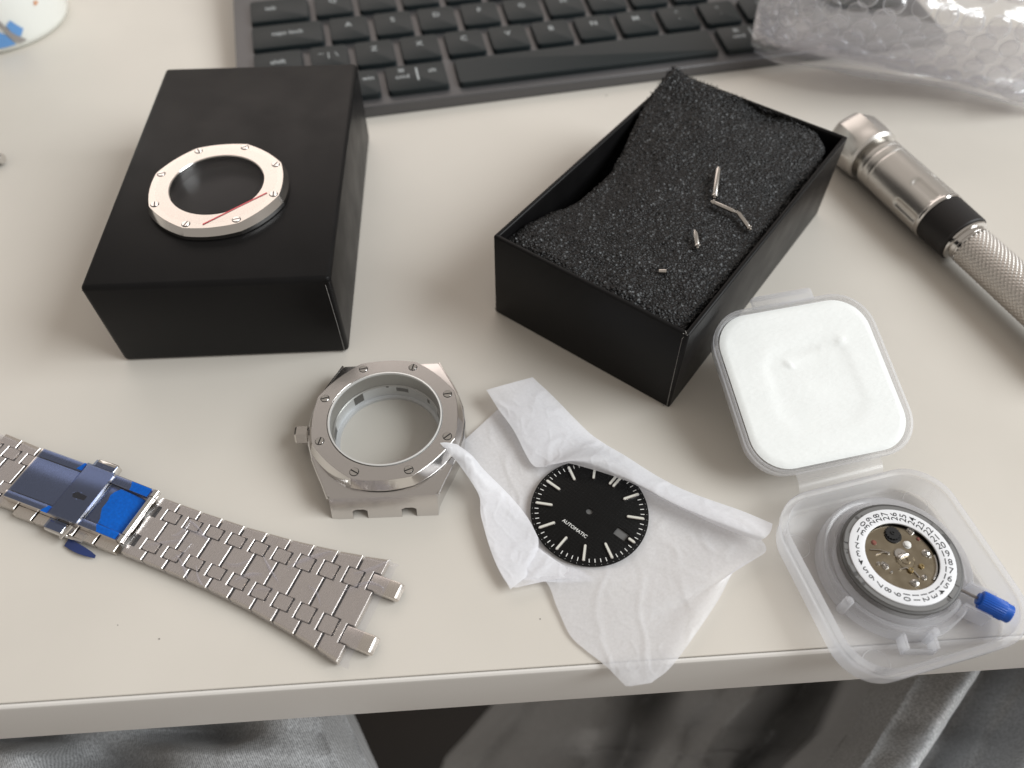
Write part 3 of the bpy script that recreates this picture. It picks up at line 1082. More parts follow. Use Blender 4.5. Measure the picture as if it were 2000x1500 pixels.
# ------------------------------------------------------------------ tissue paper
base_net = [
    [(1038, 744, 1.0), (1003, 774, 1.0), (972, 800, 1.0), (935, 834, 1.2), (897, 869, 2.0)],
    [(1137, 836, 1.0), (1085, 870, .8), (1030, 905, .6), (985, 935, .8), (936, 968, 2.0)],
    [(1221, 895, 1.0), (1150, 950, .8), (1080, 1000, .7), (1015, 1050, 1.0), (962, 1083, 2.2)],
    [(1298, 942, 1.0), (1230, 1010, .8), (1160, 1070, .8), (1080, 1115, 1.5), (1000, 1146, 2.6)],
    [(1400, 987, 1.0), (1340, 1060, .9), (1270, 1110, 1.2), (1180, 1130, 2.0), (1062, 1134, 1.6)],
    [(1496, 1068, 2.5), (1425, 1108, 2.0), (1340, 1150, 2.2), (1220, 1185, 1.8), (1089, 1189, 1.0)],
    [(1438, 1110, 2.0), (1390, 1150, 2.4), (1310, 1195, 1.6), (1210, 1225, 1.4), (1113, 1240, 0.8)],
    [(1398, 1180, 2.4), (1350, 1210, 2.2), (1290, 1245, 1.6), (1230, 1265, 1.2), (1144, 1270, 0.8)],
    [(1318, 1294, 1.4), (1290, 1300, 1.4), (1262, 1305, 1.2), (1220, 1305, 1.2), (1180, 1298, 0.8)],
    [(1272, 1334, 1.0), (1258, 1336, 1.0), (1245, 1338, 1.0), (1233, 1340, 0.8), (1222, 1340, 0.6)]]
flap_net = [
    [(1040, 737, 4.0), (1010, 745, 5.0), (980, 753, 5.5), (950, 762, 5.0)],
    [(1078, 772, 3.6), (1048, 782, 4.6), (1012, 790, 4.8), (972, 797, 4.2)],
    [(1117, 812, 3.0), (1082, 822, 4.0), (1045, 835, 4.2), (1004, 842, 3.6)],
    [(1152, 846, 2.6), (1112, 868, 3.2), (1075, 888, 3.2), (1037, 904, 2.6)],
    [(1180, 866, 2.4), (1145, 880, 4.4), (1105, 898, 4.8), (1062, 912, 3.0)],
    [(1204, 880, 2.4), (1172, 890, 5.4), (1135, 900, 5.4), (1100, 904, 3.6)],
    [(1224, 892, 2.4), (1205, 904, 5.0), (1180, 913, 5.0), (1150, 915, 3.4)],
    [(1298, 938, 2.6), (1278, 945, 4.8), (1252, 948, 5.0), (1225, 940, 3.6)],
    [(1362, 967, 3.0), (1345, 978, 4.8), (1320, 985, 4.8), (1288, 972, 3.4)],
    [(1447, 997, 4.0), (1437, 1016, 5.6), (1425, 1028, 5.6), (1405, 1028, 4.0)],
    [(1509, 1023, 5.0), (1505, 1038, 6.0), (1495, 1050, 6.0), (1481, 1057, 5.0)]]
strip_net = [
    [(859, 865, 11.6), (868, 864, 11.4), (880, 865, 10.8), (893, 868, 10.0)],
    [(880, 888, 9.6), (893, 888, 9.6), (908, 888, 9.2), (922, 890, 8.2)],
    [(901, 913, 7.0), (918, 912, 7.2), (932, 915, 6.4), (946, 918, 5.0)],
    [(935, 967, 4.2), (955, 966, 3.8), (978, 968, 3.0), (1002, 975, 2.0)],
    [(940, 1010, 3.6), (968, 1010, 3.2), (1002, 1012, 2.5), (1036, 1020, 1.8)],
    [(964, 1090, 3.0), (990, 1080, 2.8), (1020, 1072, 2.4), (1052, 1062, 1.9)],
    [(997, 1151, 2.6), (1008, 1142, 2.6), (1018, 1134, 2.4), (1030, 1126, 2.0)]]
mid_net = [
    [(1042, 1062, 1.9), (1070, 1084, 1.6), (1100, 1103, 1.3), (1130, 1112, 1.1)],
    [(1030, 1100, 2.2), (1065, 1112, 1.9), (1105, 1122, 1.6), (1150, 1124, 1.2)],
    [(1022, 1133, 2.0), (1060, 1136, 1.8), (1110, 1138, 1.4), (1160, 1134, 0.9)]]
ts = thing("tissue_paper", "crumpled translucent white tissue paper spread under the black dial", "tissue paper", (20, 90, 0))


def crumple(net, nu, nv, amp, fold, seed, name):
    f = surf(seen(net))

    def fn(u, v):
        p = f(u, v)
        e = min(1.0, 0.35 + min(u, 1 - u, v, 1 - v) * 8)
        q = Vector((p.x * .1, p.y * .1, seed))
        ridged = 1 - abs(noise.noise(q * 1.0 + Vector((3, 1, 0)))) * 2.6
        ridged2 = 1 - abs(noise.noise(q * 2.6 + Vector((8, 5, 0)))) * 2.6
        p.z += e * (fold * max(0, ridged - 0.55) + fold * 0.5 * max(0, ridged2 - 0.6) + amp * noise.noise(q * 9))
        p.z = max(p.z, 0.25)
        return p - Vector((20, 90, 0))
    return B().grid(fn, nu, nv).build(name, TISSUE2 if name == 'folded_flap' else TISSUE, ts, angle=180)


crumple(base_net, 110, 190, 0.03, 0.38, 1.0, "sheet")
crumple(flap_net, 70, 200, 0.03, 0.45, 4.0, "folded_flap")
crumple(strip_net, 50, 120, 0.03, 0.45, 7.0, "folded_flap")
crumple(mid_net, 50, 40, 0.03, 0.5, 9.0, "folded_flap")

# ------------------------------------------------------------------ dial
DZ = 2.0
dial = thing("watch_dial", "round black watch dial reading AUTOMATIC, lying on white tissue paper", "watch dial", (19.35, 91.2, DZ), R(50.3 - 90))
b = B().lathe([(0.02, -0.4), (14.5, -0.4), (14.75, -0.15), (14.75, -0.05), (14.6, 0.0), (0.02, 0.0)], 128)
dm = b.build("dial_plate", DIALM, dial, weld=0.03, angle=30)
c1 = B().lathe([(0.85, -2), (0.85, 2)], 28, cap0=True, cap1=True).build("cutter", DIALM, dial, weld=.001)
c2 = B().box(8.0, -1.15, -2, 11.3, 1.15, 2).build("cutter", DIALM, dial, weld=.001)
difference(dm, [c1, c2])

B().lathe([(0.02, -0.62), (14.2, -0.62), (14.2, -0.45), (0.02, -0.45)], 64).build("shade_disc", pm("painted_hole_shade", (0.16, 0.16, 0.16), 0.5, 0.3), dial)  # added disc, its grey paints the shade seen through the dial openings


def marker(r0, r1, w):
    b = B()
    pts = [(w / 2, r0 + w / 2), (w / 2, r1 - w / 2)] + [(w / 2 * math.cos(R(a)), r1 - w / 2 + w / 2 * math.sin(R(a))) for a in range(30, 151, 30)] + [(-w / 2, r1 - w / 2), (-w / 2, r0 + w / 2)] + [(w / 2 * math.cos(R(a)), r0 + w / 2 + w / 2 * math.sin(R(a))) for a in range(210, 331, 30)]
    cx, cy = 0, (r0 + r1) / 2
    ins = lambda k: [(x * k, cy + (y - cy) * (1 - (1 - k) * w / (r1 - r0))) for x, y in pts]
    b.loft([[(x, y, 0.0) for x, y in pts], [(x, y, 0.42) for x, y in pts], [(x, y, 0.55) for x, y in ins(0.8)]], cap0=False, cap1=False)
    b.loft([[(x, y, 0.55) for x, y in ins(0.8)], [(x, y, 0.54) for x, y in ins(0.62)]], False, False, 0)
    b.loft([[(x, y, 0.54) for x, y in ins(0.62)], [(x, y, 0.545) for x, y in ins(0.3)]], False, True, 1)
    return b.mesh("hour_marker", [POLISH, LUME], angle=30)


mk = marker(9.2, 13.7, 0.82)
mk3 = marker(11.6, 13.7, 0.82)
for h in range(12):
    a = -R(30 * h)
    if h == 0:
        for s in (-0.55, 0.55):
            link("hour_marker", mk, dial, (s, 0, 0), (0, 0, 0))
    else:
        link("hour_marker", mk3 if h == 3 else mk, dial, (0, 0, 0), (0, 0, a))
b = B()
for k in range(60):
    M = Matrix.Rotation(-R(6 * k), 4, 'Z')
    if k % 5:
        b.box(-0.095, 12.75, 0.0, 0.095, 13.7, 0.03, M=M)
    b.box(-0.05, 14.25, 0.0, 0.05, 14.35, 0.02, M=M)
mt = b.build("minute_track", WHITEP, dial)
b = B()
text_into(b, "AUTOMATIC", 1.27, Matrix.Translation((0, -6.15, 0.02)), bold=0.012)
b.build("lettering", WHITEP, dial, smooth=False)

# ------------------------------------------------------------------ plastic movement box
TB = (89.2, 74.3, 0)
TA = R(14.9)
pc = thing("plastic_case", "open frosted plastic case with white padded lid, overhanging the desk edge", "plastic case", TB, TA)
S0, HB = 44.0, 8.6
ring = lambda w, r, z: [(x, y, z) for x, y in rrect(w, w, r, 10)]
b = B()
b.loft([ring(S0 - 1.6, 9.4, 0.25), ring(S0 - 0.3, 10.0, 0.7), ring(S0, 10.2, 1.6), ring(S0 + 0.2, 10.3, HB - 2.2), ring(S0 + 1.4, 10.8, HB - 1.9), ring(S0 + 1.5, 10.8, HB - 0.2), ring(S0 + 1.2, 10.6, HB), ring(S0 - 1.8, 9.4, HB), ring(S0 - 2.2, 9.2, HB - 0.3), ring(S0 - 2.6, 9.0, 1.9), ring(S0 - 3.6, 8.6, 1.3)], cap0=True, cap1=True)
b.build("base", PP, pc, angle=40)
CXY = Matrix.Rotation(-TA, 3, 'Z') @ (Vector((90.1, 76.1, 0)) - Vector(TB))
b = B()
M = Matrix.Translation(CXY)
wp = [(17.4, 1.4), (17.2, 5.4), (16.8, 6.0), (15.9, 5.9), (15.5, 5.6), (14.7, 6.9), (14.2, 6.9), (14.0, 3.6), (13.0, 3.4), (12.9, 1.4)]
wr = []
for k in range(81):
    a = R(-30.8 - 14.9) + R(11) + R(338) * k / 80
    wr.append([(r * math.cos(a), r * math.sin(a), z) for r, z in wp])
b.loft(wr, True, True, M=M)
b.build("well", PPW, pc, angle=40)
b = B()
ca = R(-26)  # channel towards the stem
for sgn in (-1, 1):
    M2 = Matrix.Translation(CXY) @ Matrix.Rotation(R(-45.7), 4, 'Z')
    b.box(15.6, sgn * 3.0 - 0.4, 1.35, 21.5, sgn * 3.0 + 0.4, 6.6, M=M2)
M3 = Matrix.Translation(CXY) @ Matrix.Rotation(R(-105), 4, 'Z')
b.box(16.6, -3.6, 1.35, 20.2, -2.9, 5.4, M=M3)
b.box(16.6, 3.0, 1.35, 20.2, 3.7, 5.4, M=M3)
b.box(19.6, -3.6, 1.35, 20.3, 3.7, 3.6, M=M3)
b.build("rib", PP, pc, bevel=0.12, seg=1)
for x, y in ((-17.2, 12.5), (-13.5, -17.5), (17.3, 15.8)):
    B().lathe([(2.9, 1.36), (3.0, 1.5), (3.1, 1.36)], 40, M=Matrix.Translation((x, y, 0))).build("mould_mark", PP, pc)
b = B()
for a in (-160, -95):
    M4 = Matrix.Translation(CXY) @ Matrix.Rotation(R(a), 4, 'Z') @ Matrix.Translation((17.2, 0, 0))
    b.lathe([(1.1, 1.4), (1.05, 6.9), (0.8, 7.2)], 20, M=M4, cap1=True)
b.build("locating_post", PP, pc, angle=40)
# lid leaning back, opened past upright
LTH, LTI, LS = R(12.9), R(17.7), 45.6
lo_ = Vector((60.66, 95.49, 9.16))
ux = Vector((math.cos(LTH), math.sin(LTH), 0))
un = Vector((-math.sin(LTH), math.cos(LTH), 0))
vy = un * math.cos(LTI) + Vector((0, 0, math.sin(LTI)))
wz = ux.cross(vy)
lc = lo_ + ux * LS / 2 + vy * LS / 2
LM = Matrix(((ux.x, vy.x, wz.x, 0), (ux.y, vy.y, wz.y, 0), (ux.z, vy.z, wz.z, 0), (0, 0, 0, 1)))
PCM = (Matrix.Translation(TB) @ Matrix.Rotation(TA, 4, 'Z')).inverted()
LMAT = PCM @ Matrix.Translation(lc) @ LM


def place(o):
    m = LMAT.copy()
    m.translation = m.translation * MM
    o.matrix_local = m
    return o


b = B()
b.loft([ring(LS - 2.6, 9.4, -5.0), ring(LS - 1.0, 10.0, -4.5), ring(LS - 0.6, 10.2, -3.6), ring(LS - 0.4, 10.3, -1.4), ring(LS, 10.5, -1.2), ring(LS, 10.5, -0.15), ring(LS - 0.3, 10.4, 0), ring(LS - 1.5, 9.8, 0), ring(LS - 1.8, 9.7, -0.3), ring(LS - 2.2, 9.5, -1.1), ring(LS - 3.0, 9.2, -1.25), ring(LS - 3.4, 9.0, -3.8)], cap0=True, cap1=True)
lid = place(b.build("lid", PP, pc, angle=40))
b = B()
tabp = lambda z, k: [(-8.6 + k, 22.4, z), (8.6 - k, 22.4, z), (8.6 - k, 25.2 - k, z), (7.9 - k, 25.7 - k, z), (-7.9 + k, 25.7 - k, z), (-8.6 + k, 25.2 - k, z)]
b.loft([tabp(-1.4, 0), tabp(-0.2, 0), tabp(0.0, 0.25)])
b.box(-8.2, 25.1, -2.4, 8.2, 25.7, -1.3)
place(b.build("lid_tab", PP, pc, angle=40))


def liner(u, v):
    # rounded-square pad with dents
    a, c = u * 2 - 1, v * 2 - 1
    x, y = a * 20.7, c * 20.7
    return Vector((x, y, 0))


b = B()
rings = []
for k in range(24):
    t = k / 23
    w = 42.2 * (1 - t) + 0.4
    pts = rrect(w, w, max(0.1, 9.2 * (w / 42.2)), 12)
    rr = []
    for x, y in pts:
        z = -0.35 + 0.12 * noise.noise(Vector((x * .12, y * .12, 2)))
        r_ = math.hypot(x - 0.5, y + 1)
        z -= 0.30 * (1 / (1 + math.exp((r_ - 13.5) * 1.6)))
        for dx, dy, h in ((-4.5, 5.5, .5), (4.0, 9.0, -.6), (11.5, 9.5, .45), (15.5, 3.5, .4)):
            z += h * math.exp(-((x - dx) ** 2 + (y - dy) ** 2) / 0.9)
        z -= max(0, 0.03 - t) * 14
        z += 0.07 * max(0, 1 - abs(noise.noise(Vector((x * .10, y * .22, 7)))) * 6) * (1 if y > 4 else 0)
        rr.append((x, y, z))
    rings.append(rr)
b.loft(rings, False, True)
place(b.build("lid_pad", FOAMW, pc, angle=180))
# living hinge
lw = lambda s, t, z=0.0: PCM @ (lo_ + ux * s + vy * t + wz * z)
bwp = lambda s, z: Vector((s, S0 / 2 + 0.6, z))
b = B()
rows = []
for k in range(9):
    t = k / 8
    rw = []
    for i in range(13):
        s = 10 + 23 * i / 12 - 6 * 0
        A = bwp(s - 23.2, HB - 1.2)
        C = lw(s, 0.3, -0.7)
        P_ = A.lerp(C, t)
        P_.z += 0.9 * math.sin(t * math.pi) * (1 if True else 0)
        rw.append(P_)
    rows.append(rw)
n = 13
b.add([p for r_ in rows for p in r_], [(k * n + i, k * n + i + 1, (k + 1) * n + i + 1, (k + 1) * n + i) for k in range(8) for i in range(12)])
b.build("hinge", PP, pc, angle=180)

# ------------------------------------------------------------------ movement
mv = thing("watch_movement", "round watch movement with white date wheel and blue crown, inside the frosted case", "watch movement", (90.1, 76.1, 0))
b = B()
b.lathe([(0.02, 6.9), (12.6, 6.9), (13.6, 7.75), (13.75, 7.9), (13.75, 8.2), (13.6, 8.35), (13.2, 8.4)], 96, mi=1)
b.lathe([(13.2, 8.35), (13.0, 8.7), (11.75, 8.7), (11.7, 8.3), (11.5, 8.3)], 96, mi=0)
b.build("movement_ring", [RINGP, RINGD], mv, angle=30)
b = B()
for a, w_a in ((152, 12), (166, 6), (-18, 5), (-35, 3), (-52, 10), (32, 8), (190, 8), (205, 5)):
    n = 5
    for r0, r1 in ((12.05, 13.0),):
        pts = [(r0 * math.cos(R(a + w_a * i / n)), r0 * math.sin(R(a + w_a * i / n))) for i in range(n + 1)] + [(r1 * math.cos(R(a + w_a * i / n)), r1 * math.sin(R(a + w_a * i / n))) for i in range(n, -1, -1)]
        b.prism(list(reversed(pts)), 8.68, 8.74 + 0.12 * (a % 3))
b.build("ring_segment", RINGP, mv, bevel=0.05, seg=1)
b = B()
for a, rr, rad in ((128, 12.5, .45), (176, 12.4, .25), (200, 12.6, .5), (206, 12.5, .35), (212, 12.6, .4), (24, 12.4, .6), (20, 12.6, .5), (16, 12.4, .5), (-55, 12.7, .4), (-30, 12.0, .25), (122, 12.1, .3)):
    b.lathe([(rad, 8.7), (rad * .9, 8.76)], 12, cap1=True, M=Matrix.Translation((rr * math.cos(R(a)), rr * math.sin(R(a)), 0)))
b.build("ring_holes", RINGD, mv)
b = B()
b.lathe([(11.95, 8.7), (11.9, 9.0), (11.75, 9.05), (8.5, 9.05), (8.35, 9.0), (8.35, 8.6)], 110)
dw = b.build("date_wheel", DATEW, mv, angle=30)
b = B()
for k in range(1, 32):
    a = R(339.2 + (k - 17) * 11.613)
    M = Matrix.Rotation(a, 4, 'Z') @ Matrix.Translation((10.08, 0, 9.075))
    text_into(b, str(k), 2.2, M, bold=0.004)
b.build("numerals", DATEN, dw, smooth=False)
B().lathe([(8.6, 7.9), (0.02, 7.9)], 64).build("main_plate", PLATE, mv, weld=0.03)


def stud(x, y, r, h, mat, name, n=18, slot=True):
    b = B()
    b.lathe([(r * 1.3, 7.92), (r * 1.25, 8.0), (r, 8.0), (r, 8.0 + h), (r * .7, 8.0 + h + .12), (0.02, 8.0 + h + .14)], n, M=Matrix.Translation((x, y, 0)))
    if slot:
        b.box(-r * .9, -r * .14, h + 8.13, r * .9, r * .14, h + 8.16, 1, M=Matrix.Translation((x, y, 0)) @ Matrix.Rotation(r * 9, 4, 'Z'))
    link(name, b.mesh(name, [mat, DARKGAP], angle=30), mv)


def gear(x, y, r, teeth, z0, z1, mat, name, hole=0.25):
    b = B()
    pts = []
    for i in range(teeth):
        for q, k in ((0, 1), (.3, 1), (.45, .86), (.85, .86)):
            a = 2 * math.pi * (i + q) / teeth
            pts.append((r * k * math.cos(a), r * k * math.sin(a)))
    b.prism(pts, z0, z1, M=Matrix.Translation((x, y, 0)))
    b.lathe([(hole * 2.2, z1), (hole * 2, z1 + .2), (hole, z1 + .2), (hole * .9, z1 + .02)], 14, M=Matrix.Translation((x, y, 0)))
    link(name, b.mesh(name, mat, angle=30), mv)


gear(-0.2, 6.0, 1.75, 16, 8.15, 8.5, JEWELK, "intermediate_wheel")
b = B().lathe([(1.9, 7.95), (1.9, 8.15), (0.02, 8.15)], 24, M=Matrix.Translation((-0.1, 5.5, 0)))
b.build("wheel_base", JEWELK, mv)
stud(2.5, 3.2, 0.75, 0.45, WHITEP, "white_roller", slot=False)
for x, y, r in ((6.2, 1.1, .72), (-4.1, -2.2, .6), (-4.5, -1.6, .42), (1.4, -6.2, .72), (0.6, -6.0, .3), (3.9, -4.9, .5), (4.5, 6.5, .6), (4.0, 7.0, .45), (6.8, 0.3, .35), (-3.2, -3.6, .25), (-5.6, -1.5, .35), (-2.6, 1.0, .3)):
    stud(x, y, r, 0.35 + 0.2 * r, POLISH, "plate_screw")
stud(-5.1, 3.8, 0.5, 0.1, RUBY, "jewel", slot=False)
stud(5.6, 4.7, 0.38, 0.1, RUBY, "jewel", slot=False)
gear(0.2, 0.8, 1.5, 30, 8.0, 8.2, SATIN, "centre_wheel")
gear(0.9, -0.7, 2.2, 44, 7.95, 8.08, PLATE, "hour_wheel", 0.5)
gear(1.3, -3.2, 0.7, 14, 8.05, 8.35, GOLD, "date_driver")
gear(4.1, -2.2, 0.65, 10, 8.0, 8.2, GOLD, "small_wheel")
b = B()
b.tube([(-1.2, -3.0, 8.1), (0.4, -2.6, 8.2), (2.0, -3.6, 8.2), (2.8, -5.0, 8.1)], 0.18, 6)
b.tube([(-6.6, 2.0, 8.1), (-4.2, 1.8, 8.2), (-2.8, 1.3, 8.15)], 0.12, 6)
b.tube([(-5.6, 0.6, 8.1), (-4.0, 1.2, 8.2), (-2.8, 1.2, 8.15)], 0.12, 6)
b.tube([(-0.6, -0.2, 8.25), (0.6, 0.4, 8.5), (1.6, 0.6, 8.3)], 0.5, 8)
b.build("jumper_spring", POLISH, mv, angle=60)
b = B()
for k in range(14):
    a = R(-42 + k * 3.4)
    b.lathe([(0.28, 7.92), (0.25, 8.3), (0.02, 8.34)], 8, M=Matrix.Translation((7.9 * math.cos(a), 7.9 * math.sin(a), 0)))
b.build("ratchet_teeth", POLISH, mv, angle=40)
# stem and blue crown
st = Vector((101.9, 69.06, 6.6)) - Vector((90.1, 76.1, 0))
en = Vector((105.2, 66.9, 6.6)) - Vector((90.1, 76.1, 0))
far = Vector((111.4, 62.9, 6.6)) - Vector((90.1, 76.1, 0))
ax = (far - en).normalized()
b = B()
b.tube([st - ax * 1.2, en + ax * 0.2], 0.36, 12)
b.build("stem", pm("stem_steel", (0.30, 0.28, 0.27), 0.3, 1.0), mv)
b = B()
NT = 26
rings = []
for r_, t in ((0.6, 0.0), (1.35, 0.0), (1.4, 0.1), (1.4, 0.6)):
    rings.append((r_, t, 0))
rings += [(2.0, 0.6, 0), (2.2, 0.75, 1), (2.28, 1.1, 1), (2.28, 5.6, 1), (2.15, 5.75, 0), (2.1, 7.0, 0), (1.9, 7.2, 0), (0.02, 7.2, 0)]
ux_ = ax.cross(Vector((0, 0, 1))).normalized()
uy_ = ux_.cross(ax)
vs = []
for r_, t, k in rings:
    rw = []
    for i in range(NT * 4):
        a = 2 * math.pi * i / (NT * 4)
        rr = r_ - (0.12 if (k and i % 4 in (0, 1)) else 0)
        rw.append(en + ax * t + (ux_ * math.cos(a) + uy_ * math.sin(a)) * rr)
    vs.append(rw)
b.loft(vs, True, True)
b.build("crown", CROWNB, mv, angle=30)

# ------------------------------------------------------------------ keyboard
KA = R(12.5)
kb = thing("keyboard", "dark grey low profile computer keyboard behind the two boxes", "keyboard", (-101.6, 250.8, 0), KA)
KT = math.atan(0.08)


def kz(v):
    return 4.6 + 0.08 * v


b = B()
pr = [(-0.2, 0.6), (0.0, 0.3), (118, 0.3), (118, kz(118)), (0.5, kz(0.5)), (0.0, kz(0) - 0.35)]
b.loft([[(x, y, z) for y, z in pr] for x in (0, 292)])
b.build("keyboard_body", KBODY, kb, bevel=0.3, seg=2)


def keycap(name, legend, u0, u1, v0, v1, lx=0.0, ly=2.0, size=3.4, extra=None):
    w, l = u1 - u0, v1 - v0
    h = 2.2
    b = B()
    P0, P1, P2 = rrect(w, l, 1.6, 4), rrect(w - 0.5, l - 0.5, 1.5, 4), rrect(w - 1.2, l - 1.2, 1.2, 4)
    b.loft([[(x, y, 0.05) for x, y in P0], [(x, y, h - 0.5) for x, y in P1], [(x, y, h - 0.12) for x, y in [(a * .99, c * .99) for a, c in P1]], [(x, y, h) for x, y in P2]])
    vm = (v0 + v1) / 2
    k = link("key", b.mesh("key", KEYCAP, angle=35), kb, ((u0 + u1) / 2, vm, kz(vm)), (KT, 0, 0))
    if legend or extra:
        bl = B()
        if legend:
            text_into(bl, legend, size, Matrix.Translation((lx, ly, h + 0.02)), bold=0.03)
        for t, x, y, s in (extra or ()):
            text_into(bl, t, s, Matrix.Translation((x, y, h + 0.02)), bold=0.02)
        bl.build("legend", LEGEND, k, smooth=False)
    return k


D = 15.9
rows_v = {'b': 4.1, 'z': 22.4, 'a': 40.7, 'q': 59.0, 'n': 77.3}
PK = 18.3
hw = PK / 2 - 1.2
v = rows_v['z']
keycap('k', 'shift', 7, 26.2, v, v + D, 0, 0.8, 3.6)
keycap('k', None, 29, 44.2, v, v + D, extra=[('|', -0.2, 1.5, 4.2), ('\\', 3.0, 1.5, 4.2), ('~', -3.2, 2.8, 3.4)])
for i, ch in enumerate(['Z', 'X', 'C', 'V', 'B', 'N', 'M', None, None, None]):
    u = 54.6 + PK * i
    ex = {7: [('<', 0, 3.4, 2.6), (',', 0, -0.6, 3.2)], 8: [('>', 0, 3.4, 2.6), ('.', 0, -0.6, 3.2)], 9: [('?', 0, 3.4, 2.8), ('/', 0, -0.6, 2.8)]}.get(i)
    keycap('k', ch, u - hw, u + hw, v, v + D, 0, 2.2, 4.0, ex)
keycap('k', 'shift', 54.6 + PK * 9.5 + 1.3, 283, v, v + D, 0, 0.8, 3.6)
v = rows_v['a']
keycap('k', 'caps lock', 7, 35.8, v, v + D, 0.0, 1.4, 3.4)
for i, ch in enumerate("ASDFGHJKL"):
    u = 46.2 + PK * i
    keycap('k', ch, u - hw, u + hw, v, v + D, 0, 2.2, 4.0)
v = rows_v['q']
keycap('k', 'tab', 7, 31.2, v, v + D, -3.5, 1.4, 3.6)
for i, ch in enumerate("QWERTYUIOP"):
    u = 41.5 + PK * i
    keycap('k', ch, u - hw, u + hw, v, v + D, 0, 2.2, 4.0)
v = rows_v['b']
keycap('k', 'fn', 7, 21.5, v, v + D, 0, 1.5, 3.2)
keycap('k', 'ctrl', 24, 38.5, v, v + D, 0, 1.5, 3.2)
keycap('k', 'win', 41, 54.0, v, v + D, 2.6, 2.2, 3.2)
keycap('k', None, 56.6, 80.6, v, v + D, extra=[('\u2318', -5.4, 4.4, 3.0), ('cmd', -5.4, 0.6, 3.2), ('alt', 6.6, 2.6, 3.2), ('|', 0.5, 2.0, 8.5)])
keycap('k', None, 84.2, 191.6, v, v + D)
keycap('k', None, 194.6, 219, v, v + D, extra=[('\u2318', -4.0, 4.4, 3.0), ('cmd', -4.0, 0.6, 3.2), ('|', 2.0, 2.0, 8.5)])

# ------------------------------------------------------------------ tool
TD = Vector((math.cos(R(-68.3)), math.sin(R(-68.3)), 0))
tool = thing("pen_tool", "silver metal pen-shaped tool with a black rubber ring and a knurled handle", "tool", (139.8, 188.0, 9.1))
tool.rotation_euler = (0, 0, R(-68.3))
tool.scale = (1.0, 1.1, 1.1)
TX = Matrix.Rotation(R(90), 4, 'Y')   # lathe axis z -> local x
b = B()
hexa = lambda r, x, k=1.0: [(x, r * math.cos(2 * math.pi * i / 48) * (1 + 0.0), r * math.sin(2 * math.pi * i / 48)) for i in range(48)]


def facet(r, x, amt, n=8):
    out = []
    for i in range(96):
        a = 2 * math.pi * i / 96
        t = (a / (2 * math.pi / n)) % 1.0 - 0.5
        flat = r * math.cos(math.pi / n) / math.cos(t * 2 * math.pi / n)
        out.append((x, (r * (1 - amt) + flat * amt) * math.cos(a), (r * (1 - amt) + flat * amt) * math.sin(a)))
    return out


b.loft([facet(2, -54.5, 0), facet(7.0, -54.5, .6), facet(7.9, -53.5, 1), facet(8.6, -51.5, 1), facet(8.7, -46, 1), facet(8.5, -43, .5), facet(8.35, -41.5, 0), facet(8.35, -40.2, 0), facet(7.6, -39.4, 0), facet(6.4, -39.4, 0)])
b.build("head", NICKEL, tool, angle=24)
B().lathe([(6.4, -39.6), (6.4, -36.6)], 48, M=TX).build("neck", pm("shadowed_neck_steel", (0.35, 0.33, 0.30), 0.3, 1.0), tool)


def body_r(x, a):
    r = 7.5
    for gx in (-34.6, -31.4):
        r -= 0.28 * math.exp(-((x - gx) / 0.28) ** 2)
    for a0 in (R(62), R(118), R(180), R(-60), R(0)):
        da = (a - a0 + math.pi) % (2 * math.pi) - math.pi
        dy = da * 7.5
        dx = max(0, abs(x + 12.2) - 4.0)
        q = math.hypot(dx, dy)
        r -= 0.55 / (1 + math.exp((q - 1.25) * 6))
    return r


b = B()
na = 120
xs = [-36.6] + [-36.4 + 0.32 * k for k in range(93)]
rings = []
for x in xs:
    rings.append([(x, (body_r(x, 2 * math.pi * i / na) - (0.35 if x == xs[0] else 0)) * math.cos(2 * math.pi * i / na), (body_r(x, 2 * math.pi * i / na) - (0.35 if x == xs[0] else 0)) * math.sin(2 * math.pi * i / na)) for i in range(na)])
b.loft(rings)
b.build("body", NICKEL, tool, angle=60)
B().lathe([(6.5, -7.1), (7.55, -7.0), (7.7, -6.6), (7.7, -6.1), (7.3, -5.7), (6.0, -5.6)], 64, M=TX).build("collar", POLISH, tool, angle=30)
B().lathe([(6.0, -5.6), (7.1, -5.55), (7.35, -5.2), (7.2, 5.3), (6.9, 5.7), (6.0, 5.7)], 64, M=TX).build("grip_ring", RUBBER, tool, angle=35)
B().lathe([(5.6, 5.7), (6.5, 5.75), (6.7, 6.1), (6.6, 6.7), (5.7, 7.0), (5.5, 8.2), (5.75, 8.6), (5.75, 9.2)], 64, M=TX).build("collar", POLISH, tool, angle=30)
b = B()
na, nx = 216, 230
x0, x1 = 9.2, 62.0
NK = 25
rings = []
for j in range(nx + 1):
    x = x0 + (x1 - x0) * j / nx
    rw = []
    for i in range(na):
        a = 2 * math.pi * i / na
        p1 = (a * NK / (2 * math.pi) + (x - x0) * 0.66) % 1.0
        p2 = (a * NK / (2 * math.pi) - (x - x0) * 0.66) % 1.0
        h = (1 - abs(p1 - .5) * 2) * (1 - abs(p2 - .5) * 2)
        r = 5.5 + 0.38 * h
        rw.append((x, r * math.cos(a), r * math.sin(a)))
    rings.append(rw)
b.loft(rings)
b.build("knurled_handle", KNURL, tool, angle=70)

